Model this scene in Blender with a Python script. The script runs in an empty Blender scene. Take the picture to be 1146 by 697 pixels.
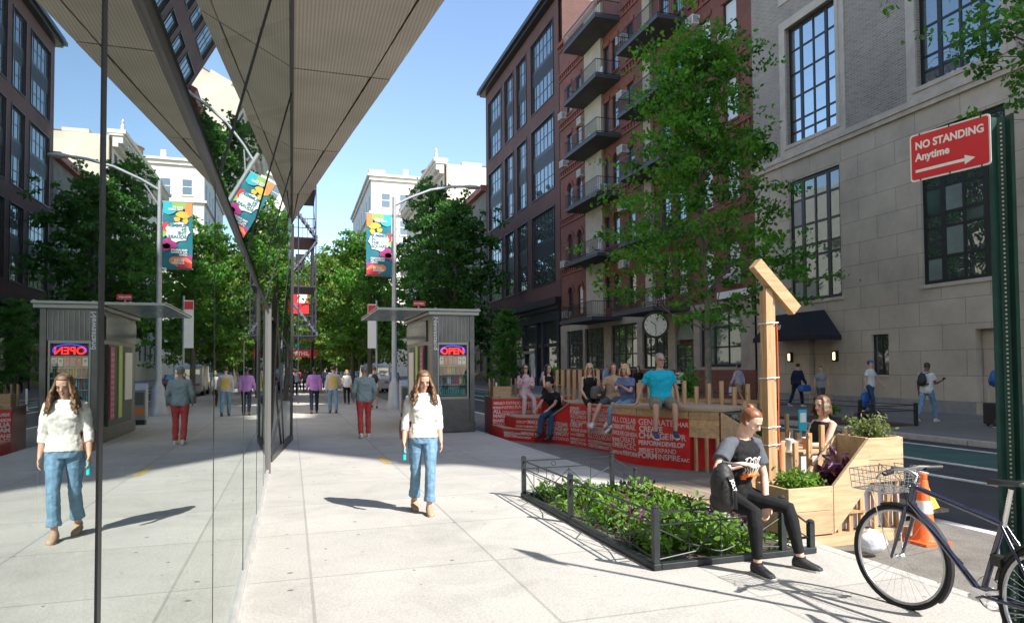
import bpy, bmesh, math, random
import numpy as np
from mathutils import Vector, Matrix, noise
R=math.radians; PI=math.pi
rnd=random.Random(7)
S=bpy.context.scene; C=S.collection
# ------------------------------------------------------------------ camera
cd=bpy.data.cameras.new('camera'); cam=bpy.data.objects.new('camera',cd); C.objects.link(cam)
yaw,pit,roll=R(17.9),R(1.8),R(0.4)
fw=Vector((math.sin(yaw)*math.cos(pit),math.cos(yaw)*math.cos(pit),math.sin(pit)))
rt=Vector((math.cos(yaw),-math.sin(yaw),0)); up=rt.cross(fw)
r2=rt*math.cos(roll)-up*math.sin(roll); u2=up*math.cos(roll)+rt*math.sin(roll)
m=Matrix((r2,u2,-fw)).transposed().to_4x4(); m.translation=Vector((0,0,1.65)); cam.matrix_world=m
cd.sensor_width=36; cd.lens=36*764/1146; cd.shift_y=38.5/1146; cd.clip_end=3000; cd.clip_start=.05
S.camera=cam
# ------------------------------------------------------------------ sky and sun
SUN_EL=R(44); SH=Vector((.59,-.807,0)).normalized()
w=bpy.data.worlds.new('World'); S.world=w; w.use_nodes=True
nt=w.node_tree; bg=nt.nodes['Background']; sky=nt.nodes.new('ShaderNodeTexSky'); sky.sky_type='NISHITA'; sky.sun_disc=False
sky.sun_elevation=SUN_EL; sky.sun_rotation=math.atan2(SH.x,SH.y); sky.air_density=1.0; sky.dust_density=.7; sky.ozone_density=1.6
bg.inputs[1].default_value=.135; nt.links.new(sky.outputs[0],bg.inputs[0])
sl=bpy.data.lights.new('sun','SUN'); so=bpy.data.objects.new('sun',sl); C.objects.link(so)
sl.energy=4.2; sl.angle=R(.53); sl.color=(1,.95,.87)
sd=Vector((SH.x*math.cos(SUN_EL),SH.y*math.cos(SUN_EL),math.sin(SUN_EL)))
so.rotation_euler=sd.to_track_quat('Z','Y').to_euler()
S.view_settings.view_transform='Standard'; S.view_settings.look='None'; S.view_settings.exposure=1.18; S.view_settings.gamma=1
S.view_settings.use_curve_mapping=False
S.cycles.max_bounces=8; S.cycles.transparent_max_bounces=12; S.cycles.glossy_bounces=5; S.cycles.caustics_reflective=False; S.cycles.caustics_refractive=False
# ------------------------------------------------------------------ materials
M={}
def N(t,k,**kw):
    n=t.nodes.new('ShaderNode'+k)
    for a,b in kw.items(): setattr(n,a,b)
    return n
def mat(name,col,rough=.6,metal=0,var=0,vs=3.0,bump=0,bs=20.0,emis=None,es=1,spec=.5,col2=None,coat=0,stretch=None,sheen=0):
    m=bpy.data.materials.new(name); m.use_nodes=True; t=m.node_tree; b=t.nodes['Principled BSDF']
    b.inputs['Base Color'].default_value=(*col,1); b.inputs['Roughness'].default_value=rough; b.inputs['Metallic'].default_value=metal
    b.inputs['Specular IOR Level'].default_value=spec; b.inputs['Coat Weight'].default_value=coat
    if sheen: b.inputs['Sheen Weight'].default_value=sheen
    if emis: b.inputs['Emission Color'].default_value=(*emis,1); b.inputs['Emission Strength'].default_value=es
    g=None
    if var or bump:
        tc=N(t,'TexCoord'); g=N(t,'Mapping'); t.links.new(tc.outputs['Object'],g.inputs[0])
        if stretch: g.inputs['Scale'].default_value=stretch
    if var:
        n=N(t,'TexNoise'); n.inputs['Scale'].default_value=vs; n.inputs['Detail'].default_value=6; n.inputs['Roughness'].default_value=.65
        t.links.new(g.outputs[0],n.inputs['Vector'])
        r=N(t,'ValToRGB'); r.color_ramp.elements[0].position=.3; r.color_ramp.elements[1].position=.7
        c2=col2 or tuple(min(1,c*(1+var)) for c in col)
        r.color_ramp.elements[0].color=(*[c*(1-var) for c in col],1); r.color_ramp.elements[1].color=(*c2,1)
        t.links.new(n.outputs[0],r.inputs[0]); t.links.new(r.outputs[0],b.inputs['Base Color'])
    if bump:
        n=N(t,'TexNoise'); n.inputs['Scale'].default_value=bs; n.inputs['Detail'].default_value=5
        t.links.new(g.outputs[0],n.inputs['Vector'])
        u=N(t,'Bump'); u.inputs['Strength'].default_value=bump; u.inputs['Distance'].default_value=.02
        t.links.new(n.outputs[0],u.inputs['Height']); t.links.new(u.outputs[0],b.inputs['Normal'])
    M[name]=m; return m
def brick(name,c1,c2,mortar,bw,bh,ms=.012,axes='YZ',rough=.85,offset=.5,zoff=0,var=.35,vs=.35,bump=.4,yoff=0):
    m=bpy.data.materials.new(name); m.use_nodes=True; t=m.node_tree; b=t.nodes['Principled BSDF']; b.inputs['Roughness'].default_value=rough
    tc=N(t,'TexCoord'); sp=N(t,'SeparateXYZ'); t.links.new(tc.outputs['Object'],sp.inputs[0])
    cb=N(t,'CombineXYZ')
    ad=N(t,'Math',operation='ADD'); ad.inputs[1].default_value=yoff
    if axes=='YZ':      # walls: X+Y runs horizontally on either face
        s=N(t,'Math',operation='ADD'); t.links.new(sp.outputs[0],s.inputs[0]); t.links.new(sp.outputs[1],s.inputs[1]); t.links.new(s.outputs[0],ad.inputs[0])
        t.links.new(ad.outputs[0],cb.inputs[0])
        z=N(t,'Math',operation='ADD'); z.inputs[1].default_value=zoff; t.links.new(sp.outputs[2],z.inputs[0]); t.links.new(z.outputs[0],cb.inputs[1])
    else:
        t.links.new(sp.outputs[1],ad.inputs[0]); t.links.new(ad.outputs[0],cb.inputs[0])
        z=N(t,'Math',operation='ADD'); z.inputs[1].default_value=zoff; t.links.new(sp.outputs[0],z.inputs[0]); t.links.new(z.outputs[0],cb.inputs[1])
    bt=N(t,'TexBrick'); bt.offset=offset; bt.inputs['Scale'].default_value=1; bt.inputs['Brick Width'].default_value=bw; bt.inputs['Row Height'].default_value=bh
    bt.inputs['Mortar Size'].default_value=ms; bt.inputs['Mortar Smooth'].default_value=.1; bt.inputs['Bias'].default_value=0
    bt.inputs['Color1'].default_value=(*c1,1); bt.inputs['Color2'].default_value=(*c2,1); bt.inputs['Mortar'].default_value=(*mortar,1)
    t.links.new(cb.outputs[0],bt.inputs['Vector'])
    n=N(t,'TexNoise'); n.inputs['Scale'].default_value=vs; n.inputs['Detail'].default_value=8; n.inputs['Roughness'].default_value=.7; t.links.new(tc.outputs['Object'],n.inputs['Vector'])
    mr=N(t,'MapRange'); mr.inputs[1].default_value=.3; mr.inputs[2].default_value=.7; mr.inputs[3].default_value=1-var; mr.inputs[4].default_value=1+var*.3; t.links.new(n.outputs[0],mr.inputs[0])
    mx=N(t,'Mix',data_type='RGBA',blend_type='MULTIPLY'); mx.inputs[0].default_value=1
    t.links.new(bt.outputs['Color'],mx.inputs[6]); t.links.new(mr.outputs[0],mx.inputs[7]); t.links.new(mx.outputs[2],b.inputs['Base Color'])
    n2=N(t,'TexNoise'); n2.inputs['Scale'].default_value=30; t.links.new(tc.outputs['Object'],n2.inputs['Vector'])
    sb=N(t,'Math',operation='SUBTRACT'); t.links.new(n2.outputs[0],sb.inputs[0]); t.links.new(bt.outputs['Fac'],sb.inputs[1])
    u=N(t,'Bump'); u.inputs['Strength'].default_value=bump; u.inputs['Distance'].default_value=.015; t.links.new(sb.outputs[0],u.inputs['Height']); t.links.new(u.outputs[0],b.inputs['Normal'])
    M[name]=m; return m
def woodmat(name,c1,c2,axis=0,rough=.6):
    m=bpy.data.materials.new(name); m.use_nodes=True; t=m.node_tree; b=t.nodes['Principled BSDF']; b.inputs['Roughness'].default_value=rough
    tc=N(t,'TexCoord'); g=N(t,'Mapping'); sc=[9,9,9]; sc[axis]=.8; g.inputs['Scale'].default_value=sc; t.links.new(tc.outputs['Object'],g.inputs[0])
    n=N(t,'TexNoise'); n.inputs['Scale'].default_value=2.2; n.inputs['Detail'].default_value=8; n.inputs['Roughness'].default_value=.7; n.inputs['Distortion'].default_value=.6
    t.links.new(g.outputs[0],n.inputs['Vector'])
    r=N(t,'ValToRGB'); r.color_ramp.elements[0].position=.36; r.color_ramp.elements[1].position=.62; r.color_ramp.elements[0].color=(*[c*.85 for c in c2],1); r.color_ramp.elements[1].color=(*c1,1)
    t.links.new(n.outputs[0],r.inputs[0])
    # knots
    v=N(t,'TexVoronoi'); v.inputs['Scale'].default_value=2.3; t.links.new(tc.outputs['Object'],v.inputs['Vector'])
    k=N(t,'MapRange'); k.inputs[1].default_value=.03; k.inputs[2].default_value=.075; k.inputs[3].default_value=.4; k.inputs[4].default_value=1; t.links.new(v.outputs['Distance'],k.inputs[0])
    mx=N(t,'Mix',data_type='RGBA',blend_type='MULTIPLY'); mx.inputs[0].default_value=1; t.links.new(r.outputs[0],mx.inputs[6]); t.links.new(k.outputs[0],mx.inputs[7])
    gi=N(t,'NewGeometry'); iv=N(t,'MapRange'); iv.inputs[3].default_value=.74; iv.inputs[4].default_value=1.1; t.links.new(gi.outputs['Random Per Island'],iv.inputs[0])
    mz=N(t,'Mix',data_type='RGBA',blend_type='MULTIPLY'); mz.inputs[0].default_value=1; t.links.new(mx.outputs[2],mz.inputs[6]); t.links.new(iv.outputs[0],mz.inputs[7])
    t.links.new(mz.outputs[2],b.inputs['Base Color'])
    u=N(t,'Bump'); u.inputs['Strength'].default_value=.4; u.inputs['Distance'].default_value=.01; t.links.new(n.outputs[0],u.inputs['Height']); t.links.new(u.outputs[0],b.inputs['Normal'])
    M[name]=m; return m
def leafmat(name,c1,c2,trans=.45):
    m=bpy.data.materials.new(name); m.use_nodes=True; t=m.node_tree; b=t.nodes['Principled BSDF']; out=t.nodes['Material Output']
    b.inputs['Roughness'].default_value=.45; b.inputs['Specular IOR Level'].default_value=.35
    g=N(t,'NewGeometry'); r=N(t,'ValToRGB'); r.color_ramp.elements[0].color=(*c1,1); r.color_ramp.elements[1].color=(*c2,1)
    tc=N(t,'TexCoord'); n=N(t,'TexNoise'); n.inputs['Scale'].default_value=1.1; n.inputs['Detail'].default_value=3; t.links.new(tc.outputs['Object'],n.inputs['Vector'])
    mr=N(t,'MapRange'); mr.inputs[1].default_value=.38; mr.inputs[2].default_value=.62; t.links.new(n.outputs[0],mr.inputs[0])
    a1=N(t,'Math',operation='MULTIPLY'); a1.inputs[1].default_value=.45; t.links.new(g.outputs['Random Per Island'],a1.inputs[0])
    a2=N(t,'Math',operation='MULTIPLY_ADD'); a2.inputs[1].default_value=.55; t.links.new(mr.outputs[0],a2.inputs[0]); t.links.new(a1.outputs[0],a2.inputs[2])
    t.links.new(a2.outputs[0],r.inputs[0]); t.links.new(r.outputs[0],b.inputs['Base Color'])
    tr=N(t,'BsdfTranslucent'); h=N(t,'Mix',data_type='RGBA',blend_type='MULTIPLY'); h.inputs[0].default_value=1; h.inputs[7].default_value=(1.5,1.35,.45,1)
    t.links.new(r.outputs[0],h.inputs[6]); t.links.new(h.outputs[2],tr.inputs[0])
    ms=N(t,'MixShader'); ms.inputs[0].default_value=trans; t.links.new(b.outputs[0],ms.inputs[1]); t.links.new(tr.outputs[0],ms.inputs[2]); t.links.new(ms.outputs[0],out.inputs[0])
    M[name]=m; return m
def glassmix(name,refl,tint,rough=0.0,fres=True,lo=.5,hi=.95,bump=0):
    m=bpy.data.materials.new(name); m.use_nodes=True; t=m.node_tree; t.nodes.remove(t.nodes['Principled BSDF']); out=t.nodes['Material Output']
    g=N(t,'BsdfGlossy'); g.inputs['Roughness'].default_value=rough; g.inputs['Color'].default_value=(*refl,1)
    tr=N(t,'BsdfTransparent'); tr.inputs['Color'].default_value=(*tint,1)
    ms=N(t,'MixShader'); lw=N(t,'LayerWeight'); lw.inputs[0].default_value=.5
    mr=N(t,'MapRange'); mr.inputs[3].default_value=lo; mr.inputs[4].default_value=hi; t.links.new(lw.outputs['Facing'],mr.inputs[0])
    t.links.new(mr.outputs[0],ms.inputs[0]); t.links.new(tr.outputs[0],ms.inputs[1]); t.links.new(g.outputs[0],ms.inputs[2]); t.links.new(ms.outputs[0],out.inputs[0])
    if bump:
        tc=N(t,'TexCoord'); n=N(t,'TexNoise'); n.inputs['Scale'].default_value=.6; n.inputs['Detail'].default_value=1; t.links.new(tc.outputs['Object'],n.inputs['Vector'])
        u=N(t,'Bump'); u.inputs['Strength'].default_value=bump; u.inputs['Distance'].default_value=.02; t.links.new(n.outputs[0],u.inputs['Height']); t.links.new(u.outputs[0],g.inputs['Normal'])
    M[name]=m; return m
# ------------------------------------------------------------------ mesh builder
class MB:
    def __init__(s): s.v=[]; s.f=[]; s.m=[]
    def add(s,vs,fs,mi=0):
        o=len(s.v); s.v+= [tuple(v) for v in vs]; s.f+=[tuple(i+o for i in f) for f in fs]; s.m+=[mi]*len(fs)
    def box(s,x0,x1,y0,y1,z0,z1,mi=0):
        v=[(x,y,z) for x in (x0,x1) for y in (y0,y1) for z in (z0,z1)]
        s.add(v,[(0,1,3,2),(4,6,7,5),(0,4,5,1),(2,3,7,6),(0,2,6,4),(1,5,7,3)],mi); return s
    def obox(s,c,ax,ay,az,mi=0):   # centre and three half-axis vectors
        c,ax,ay,az=map(Vector,(c,ax,ay,az)); v=[c+ax*i+ay*j+az*k for i in (-1,1) for j in (-1,1) for k in (-1,1)]
        s.add(v,[(0,1,3,2),(4,6,7,5),(0,4,5,1),(2,3,7,6),(0,2,6,4),(1,5,7,3)],mi); return s
    def bar(s,a,b,w,h,mi=0,upv=(0,0,1)):   # rectangular bar from a to b
        a,b=Vector(a),Vector(b); d=b-a; L=d.length
        if L<1e-6: return s
        d.normalize(); u=Vector(upv)
        if abs(d.dot(u))>.98: u=Vector((1,0,0))
        sx=d.cross(u).normalized(); sz=sx.cross(d)
        return s.obox((a+b)/2,d*L/2,sx*w/2,sz*h/2,mi)
    def poly(s,pts,mi=0): s.add(pts,[tuple(range(len(pts)))],mi); return s
    def prism(s,pts,d,mi=0):   # extrude polygon by vector
        n=len(pts); d=Vector(d); a=[Vector(p) for p in pts]; b=[p+d for p in a]
        s.add(a+b,[tuple(range(n))[::-1],tuple(range(n,2*n))]+[(i,(i+1)%n,(i+1)%n+n,i+n) for i in range(n)],mi); return s
    def tube(s,pts,r,n=8,mi=0,cap=True,closed=False):
        pts=[Vector(p) for p in pts]; k=len(pts); rs=r if isinstance(r,(list,tuple)) else [r]*k
        o=len(s.v); pu=None
        for i,p in enumerate(pts):
            if closed: d=(pts[(i+1)%k]-pts[i-1])
            else: d=(pts[min(i+1,k-1)]-pts[max(i-1,0)])
            d.normalize()
            u=pu if pu is not None else (Vector((0,0,1)) if abs(d.z)<.9 else Vector((1,0,0)))
            sx=d.cross(u)
            if sx.length<1e-4: sx=d.orthogonal()
            sx.normalize(); sy=sx.cross(d).normalized(); pu=sy if True else u
            for j in range(n):
                a=2*PI*j/n; q=p+(sx*math.cos(a)+sy*math.sin(a))*rs[i]; s.v.append(tuple(q))
        seg=k if closed else k-1
        for i in range(seg):
            i2=(i+1)%k
            for j in range(n):
                s.f.append((o+i*n+j,o+i*n+(j+1)%n,o+i2*n+(j+1)%n,o+i2*n+j)); s.m.append(mi)
        if cap and not closed:
            s.f.append(tuple(o+j for j in range(n))[::-1]); s.m.append(mi); s.f.append(tuple(o+(k-1)*n+j for j in range(n))); s.m.append(mi)
        return s
    def lathe(s,c,prof,n=16,mi=0,axis='z',sc=(1,1)):
        c=Vector(c); o=len(s.v)
        for r,z in prof:
            for j in range(n):
                a=2*PI*j/n; x,y=r*math.cos(a)*sc[0],r*math.sin(a)*sc[1]
                p={'z':(x,y,z),'y':(x,z,y),'x':(z,x,y)}[axis]; s.v.append(tuple(c+Vector(p)))
        for i in range(len(prof)-1):
            for j in range(n): s.f.append((o+i*n+j,o+i*n+(j+1)%n,o+(i+1)*n+(j+1)%n,o+(i+1)*n+j)); s.m.append(mi)
        s.f.append(tuple(o+j for j in range(n))[::-1]); s.m.append(mi); s.f.append(tuple(o+(len(prof)-1)*n+j for j in range(n))); s.m.append(mi)
        return s
    def rings(s,rings,mi=0,cap=True):   # list of rings (lists of points of equal length)
        o=len(s.v); n=len(rings[0])
        for r in rings: s.v+=[tuple(p) for p in r]
        for i in range(len(rings)-1):
            for j in range(n): s.f.append((o+i*n+j,o+i*n+(j+1)%n,o+(i+1)*n+(j+1)%n,o+(i+1)*n+j)); s.m.append(mi)
        if cap:
            s.f.append(tuple(o+j for j in range(n))[::-1]); s.m.append(mi); s.f.append(tuple(o+(len(rings)-1)*n+j for j in range(n))); s.m.append(mi)
        return s
    def ball(s,c,r,n=12,mi=0,rot=None):
        r=(r,r,r) if not isinstance(r,(tuple,list)) else r; c=Vector(c); rg=[]
        for i in range(n//2+1):
            a=PI*i/(n//2); a=min(max(a,.05),PI-.05); rr=[]
            for j in range(n):
                b=2*PI*j/n; p=Vector((math.sin(a)*math.cos(b)*r[0],math.sin(a)*math.sin(b)*r[1],math.cos(a)*r[2]))
                if rot: p=rot@p
                rr.append(c+p)
            rg.append(rr)
        return s.rings(rg[::-1],mi)
    def grid(s,P,mi=0):
        a=len(P); b=len(P[0]); o=len(s.v)
        for r in P: s.v+=[tuple(p) for p in r]
        for i in range(a-1):
            for j in range(b-1): s.f.append((o+i*b+j,o+i*b+j+1,o+(i+1)*b+j+1,o+(i+1)*b+j)); s.m.append(mi)
        return s
    def xf(s,mt):
        s.v=[tuple(mt@Vector(v)) for v in s.v]; return s
    def build(s,name,mats,parent=None,smooth=False,bevel=0,fix=True):
        me=bpy.data.meshes.new(name); me.from_pydata(s.v,[],s.f)
        mats=mats if isinstance(mats,(list,tuple)) else [mats]
        for k in mats: me.materials.append(M[k] if isinstance(k,str) else k)
        me.polygons.foreach_set('material_index',s.m)
        if fix:
            bm=bmesh.new(); bm.from_mesh(me); bmesh.ops.recalc_face_normals(bm,faces=bm.faces); bm.to_mesh(me); bm.free()
        if smooth:
            me.polygons.foreach_set('use_smooth',[True]*len(me.polygons))
            try: me.set_sharp_from_angle(angle=R(50))
            except Exception: pass
        me.update()
        o=bpy.data.objects.new(name,me); C.objects.link(o)
        if parent: o.parent=parent
        if bevel:
            b=o.modifiers.new('b','BEVEL'); b.width=bevel; b.segments=2; b.limit_method='ANGLE'
        return o
def tag(o,label,cat,group=None):
    o['label']=label; o['category']=cat
    if group: o['group']=group
    return o
def thing(name,label,cat,loc=(0,0,0),rz=0,group=None):
    o=bpy.data.objects.new(name,None); C.objects.link(o); o.location=loc; o.rotation_euler=(0,0,rz); o.empty_display_size=.2
    return tag(o,label,cat,group)
def struct(o): o['kind']='structure'; return o
def copy_tree(o,parent=None):
    c=o.copy(); C.objects.link(c); c.parent=parent
    for ch in list(o.children): copy_tree(ch,c)
    return c
def text_mesh(body,size,mt,extr=.002,offset=0,align='LEFT',space=1.0,line=1.0):
    cu=bpy.data.curves.new('lettering','FONT'); cu.body=body; cu.size=size; cu.extrude=extr; cu.offset=offset; cu.align_x=align; cu.space_character=space; cu.space_line=line; cu.resolution_u=3
    o=bpy.data.objects.new('t',cu); C.objects.link(o); dg=bpy.context.evaluated_depsgraph_get(); dg.update()
    me=bpy.data.meshes.new_from_object(o.evaluated_get(dg)); C.objects.unlink(o); bpy.data.objects.remove(o)
    return me
def text(body,size,mt,origin,xd,yd,parent=None,extr=.002,offset=0,align='LEFT',space=1.0,line=1.0,name='lettering',sx=1.0):
    me=text_mesh(body,size,mt,extr,offset,align,space,line)
    xd=Vector(xd).normalized(); yd=Vector(yd); yd=(yd-xd*yd.dot(xd)).normalized(); z=xd.cross(yd)
    mt4=Matrix((xd*sx,yd,z)).transposed().to_4x4(); mt4.translation=Vector(origin)
    me.transform(mt4); me.materials.clear(); me.materials.append(M[mt])
    for p in me.polygons: p.material_index=0
    o=bpy.data.objects.new(name,me); C.objects.link(o)
    if parent: o.parent=parent
    return o
def merge(name,obs,parent):   # join lettering meshes into one part
    bm=bmesh.new(); mats=[]
    for o in obs:
        k=len(bm.faces); bm.from_mesh(o.data); bm.faces.ensure_lookup_table()
        mm=o.data.materials[0]
        if mm not in mats: mats.append(mm)
        for f in bm.faces[k:]: f.material_index=mats.index(mm)
        C.objects.unlink(o); bpy.data.objects.remove(o)
    me=bpy.data.meshes.new(name); bm.to_mesh(me); bm.free()
    for mm in mats: me.materials.append(mm)
    o=bpy.data.objects.new(name,me); C.objects.link(o); o.parent=parent; return o
# ------------------------------------------------------------------ shared materials
mat('asphalt',(.045,.045,.048),.85,var=.3,vs=1.2,bump=.6,bs=60)
mat('old_asphalt',(.16,.15,.135),.9,var=.3,vs=2.5,bump=.6,bs=50)
mat('white_paint',(.62,.62,.6),.7,var=.25,vs=6)
mat('yellow_paint',(.6,.42,.12),.7,var=.3,vs=8)
mat('green_paint',(.035,.095,.08),.8,var=.3,vs=1.5,bump=.3,bs=40)
mat('granite',(.4,.39,.37),.75,var=.2,vs=8,bump=.3,bs=60)
mat('pavers_dark',(.13,.125,.12),.8,var=.3,vs=4,bump=.4,bs=30)
mat('soil',(.08,.055,.04),.95,var=.4,vs=10,bump=1,bs=30)
def concrete(name,base,joint=1.52,xo=0,yo=0,dk=.7):
    m=brick(name,base,tuple(c*.88 for c in base),tuple(c*dk for c in base),joint,joint,.012,axes='YX',offset=0,zoff=xo,yoff=yo,var=.16,vs=.5,bump=.25)
    t=m.node_tree; b=t.nodes['Principled BSDF']; src=b.inputs['Base Color'].links[0].from_socket
    tc=[n for n in t.nodes if n.bl_idname=='ShaderNodeTexCoord'][0]
    # gum spots and fine grit
    v=N(t,'TexVoronoi',voronoi_dimensions='2D'); v.inputs['Scale'].default_value=3.0; v.inputs['Randomness'].default_value=1; t.links.new(tc.outputs['Object'],v.inputs['Vector'])
    sz=N(t,'SeparateColor'); t.links.new(v.outputs['Color'],sz.inputs[0])
    th0=N(t,'Math',operation='SUBTRACT'); th0.inputs[1].default_value=.72; t.links.new(sz.outputs[0],th0.inputs[0]); th=N(t,'Math',operation='MULTIPLY'); th.inputs[1].default_value=.26; t.links.new(th0.outputs[0],th.inputs[0])
    lt=N(t,'Math',operation='LESS_THAN'); t.links.new(v.outputs['Distance'],lt.inputs[0]); t.links.new(th.outputs[0],lt.inputs[1])
    mx=N(t,'Mix',data_type='RGBA',blend_type='MIX'); t.links.new(lt.outputs[0],mx.inputs[0]); t.links.new(src,mx.inputs[6]); mx.inputs[7].default_value=(*[c*.38 for c in base],1)
    n=N(t,'TexNoise'); n.inputs['Scale'].default_value=55; n.inputs['Detail'].default_value=4; t.links.new(tc.outputs['Object'],n.inputs['Vector'])
    mr=N(t,'MapRange'); mr.inputs[1].default_value=.3; mr.inputs[2].default_value=.7; mr.inputs[3].default_value=.82; mr.inputs[4].default_value=1.1; t.links.new(n.outputs[0],mr.inputs[0])
    n3=N(t,'TexNoise'); n3.inputs['Scale'].default_value=1.1; n3.inputs['Detail'].default_value=9; n3.inputs['Roughness'].default_value=.75; n3.inputs['Distortion'].default_value=1.5; t.links.new(tc.outputs['Object'],n3.inputs['Vector'])
    m3=N(t,'MapRange'); m3.inputs[1].default_value=.36; m3.inputs[2].default_value=.52; m3.inputs[3].default_value=.87; m3.inputs[4].default_value=1.0; t.links.new(n3.outputs[0],m3.inputs[0])
    a=N(t,'Math',operation='MULTIPLY'); t.links.new(mr.outputs[0],a.inputs[0]); t.links.new(m3.outputs[0],a.inputs[1])
    m2=N(t,'Mix',data_type='RGBA',blend_type='MULTIPLY'); m2.inputs[0].default_value=1; t.links.new(mx.outputs[2],m2.inputs[6]); t.links.new(a.outputs[0],m2.inputs[7]); t.links.new(m2.outputs[2],b.inputs['Base Color'])
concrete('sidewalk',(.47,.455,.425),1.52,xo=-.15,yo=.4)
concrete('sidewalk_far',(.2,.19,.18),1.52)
# ------------------------------------------------------------------ ground, kerbs, road
KX,FX,WX=4.68,14.05,21.3
b=MB(); b.box(-300,300,-150,900,-.9,-.13); struct(b.build('ground','asphalt'))
# near pavement with an opening for the planting bed
b=MB()
for (x0,x1,y0,y1) in [(-9,2.82,-14,420),(2.82,4.36,-14,4.97),(2.82,4.36,8.28,420),(4.36,4.55,-14,420)]: b.box(x0,x1,y0,y1,-.14,0)
struct(b.build('pavement','sidewalk'))
b=MB()
y=-14
while y<160:
    b.box(4.553,KX,y,y+1.78,-.13,.0025); y+=1.8
struct(b.build('kerb','granite',bevel=.012))
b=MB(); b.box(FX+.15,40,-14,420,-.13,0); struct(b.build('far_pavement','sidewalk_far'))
b=MB(); y=-14
while y<160: b.box(FX,FX+.147,y,y+1.78,-.13,.003); y+=1.8
struct(b.build('far_kerb','granite',bevel=.012))
b=MB(); b.box(KX+.003,6.85,-14,160,-.13,-.095); struct(b.build('parking_lane','old_asphalt'))
b=MB(); b.box(11.35,13.2,-14,200,-.13,-.116); struct(b.build('bike_lane','green_paint'))
b=MB()
for x,wd in [(6.95,.2),(9.8,.11),(11.22,.12),(13.3,.1)]: b.box(x-wd/2,x+wd/2,-14,200,-.13,-.112)
for i in range(9): b.box(7.3,13.0,-20.0-i*1.3,-19.4-i*1.3,-.13,-.112)
struct(b.build('lane_line','white_paint'))
b=MB()
for (x0,y0) in [(1.55,12.0),(1.75,17.1)]: b.poly([(x0,y0,.0035),(x0+.13,y0,.0035),(x0+.1,y0+.95,.0035),(x0-.03,y0+.95,.0035)])
struct(b.build('utility_mark','yellow_paint',fix=False))
# ------------------------------------------------------------------ facade helpers (facades facing -X)
mat('black_frame',(.012,.014,.016),.4)
mat('pane_dark',(.02,.028,.03),.04,spec=1,var=.5,vs=.4)
mat('pane_blind',(.16,.2,.19),.25,spec=.8,var=.25,vs=.7)
mat('pane_green',(.05,.085,.08),.12,spec=1,var=.4,vs=.5)
def pane_mirror(name,base,refl):
    m=bpy.data.materials.new(name); m.use_nodes=True; t=m.node_tree; b=t.nodes['Principled BSDF']; out=t.nodes['Material Output']
    b.inputs['Base Color'].default_value=(*base,1); b.inputs['Roughness'].default_value=.5
    g=N(t,'BsdfGlossy'); g.inputs['Roughness'].default_value=.015; g.inputs['Color'].default_value=(.85,.93,.95,1)
    tc=N(t,'TexCoord'); n=N(t,'TexNoise'); n.inputs['Scale'].default_value=.9; n.inputs['Detail'].default_value=2; t.links.new(tc.outputs['Object'],n.inputs['Vector'])
    u=N(t,'Bump'); u.inputs['Strength'].default_value=.25; u.inputs['Distance'].default_value=.03; t.links.new(n.outputs[0],u.inputs['Height']); t.links.new(u.outputs[0],g.inputs['Normal'])
    ms=N(t,'MixShader'); ms.inputs[0].default_value=refl; t.links.new(b.outputs[0],ms.inputs[1]); t.links.new(g.outputs[0],ms.inputs[2]); t.links.new(ms.outputs[0],out.inputs[0])
    M[name]=m
pane_mirror('pane_reflect',(.02,.03,.032),.3); pane_mirror('pane_teal',(.06,.11,.10),.2); pane_mirror('pane_store',(.02,.025,.028),.25)
pane_mirror('pane_strong',(.02,.03,.04),.6)
def wall_x(b,x,y0,y1,z0,z1,ops,depth=.35,mi=0,sgn=-1):
    ys=sorted({y0,y1,*[o[0] for o in ops],*[o[1] for o in ops]}); zs=sorted({z0,z1,*[o[2] for o in ops],*[o[3] for o in ops]})
    ys=[y for y in ys if y0<=y<=y1]; zs=[z for z in zs if z0<=z<=z1]
    for i in range(len(ys)-1):
        for j in range(len(zs)-1):
            cy,cz=(ys[i]+ys[i+1])/2,(zs[j]+zs[j+1])/2
            if any(o[0]<cy<o[1] and o[2]<cz<o[3] for o in ops): continue
            b.poly([(x,ys[i],zs[j]),(x,ys[i+1],zs[j]),(x,ys[i+1],zs[j+1]),(x,ys[i],zs[j+1])],mi)
    xd=x-sgn*depth
    for (a,c,e,f) in ops:
        b.poly([(x,a,e),(xd,a,e),(xd,a,f),(x,a,f)],mi); b.poly([(x,c,e),(xd,c,e),(xd,c,f),(x,c,f)],mi)
        b.poly([(x,a,e),(x,c,e),(xd,c,e),(xd,a,e)],mi); b.poly([(x,a,f),(x,c,f),(xd,c,f),(xd,a,f)],mi)
def window(root,x,y0,y1,z0,z1,nx,nz,pane,fr='black_frame',bar=.05,edge=.09,dep=.06,name='window',bays=None):
    f=MB(); f.box(x,x+dep+.04,y0,y0+edge,z0,z1); f.box(x,x+dep+.04,y1-edge,y1,z0,z1); f.box(x,x+dep+.04,y0+edge,y1-edge,z0,z0+edge); f.box(x,x+dep+.04,y0+edge,y1-edge,z1-edge,z1)
    for i in range(1,nx):
        y=y0+(y1-y0)*i/nx; wd=bar*(1.9 if bays and i in bays else 1); f.box(x+.005,x+dep,y-wd/2,y+wd/2,z0+edge,z1-edge)
    zz=nz if isinstance(nz,list) else [i/nz for i in range(1,nz)]
    for q in zz:
        z=z0+(z1-z0)*q; f.box(x+.012,x+dep-.005,y0+edge,y1-edge,z-bar/2,z+bar/2)
    o=f.build(name,fr,root); g=MB(); g.box(x+dep*.6,x+dep*.8,y0+edge-.01,y1-edge+.01,z0+edge-.01,z1-edge+.01); g.build('pane',pane,o); return o
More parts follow.
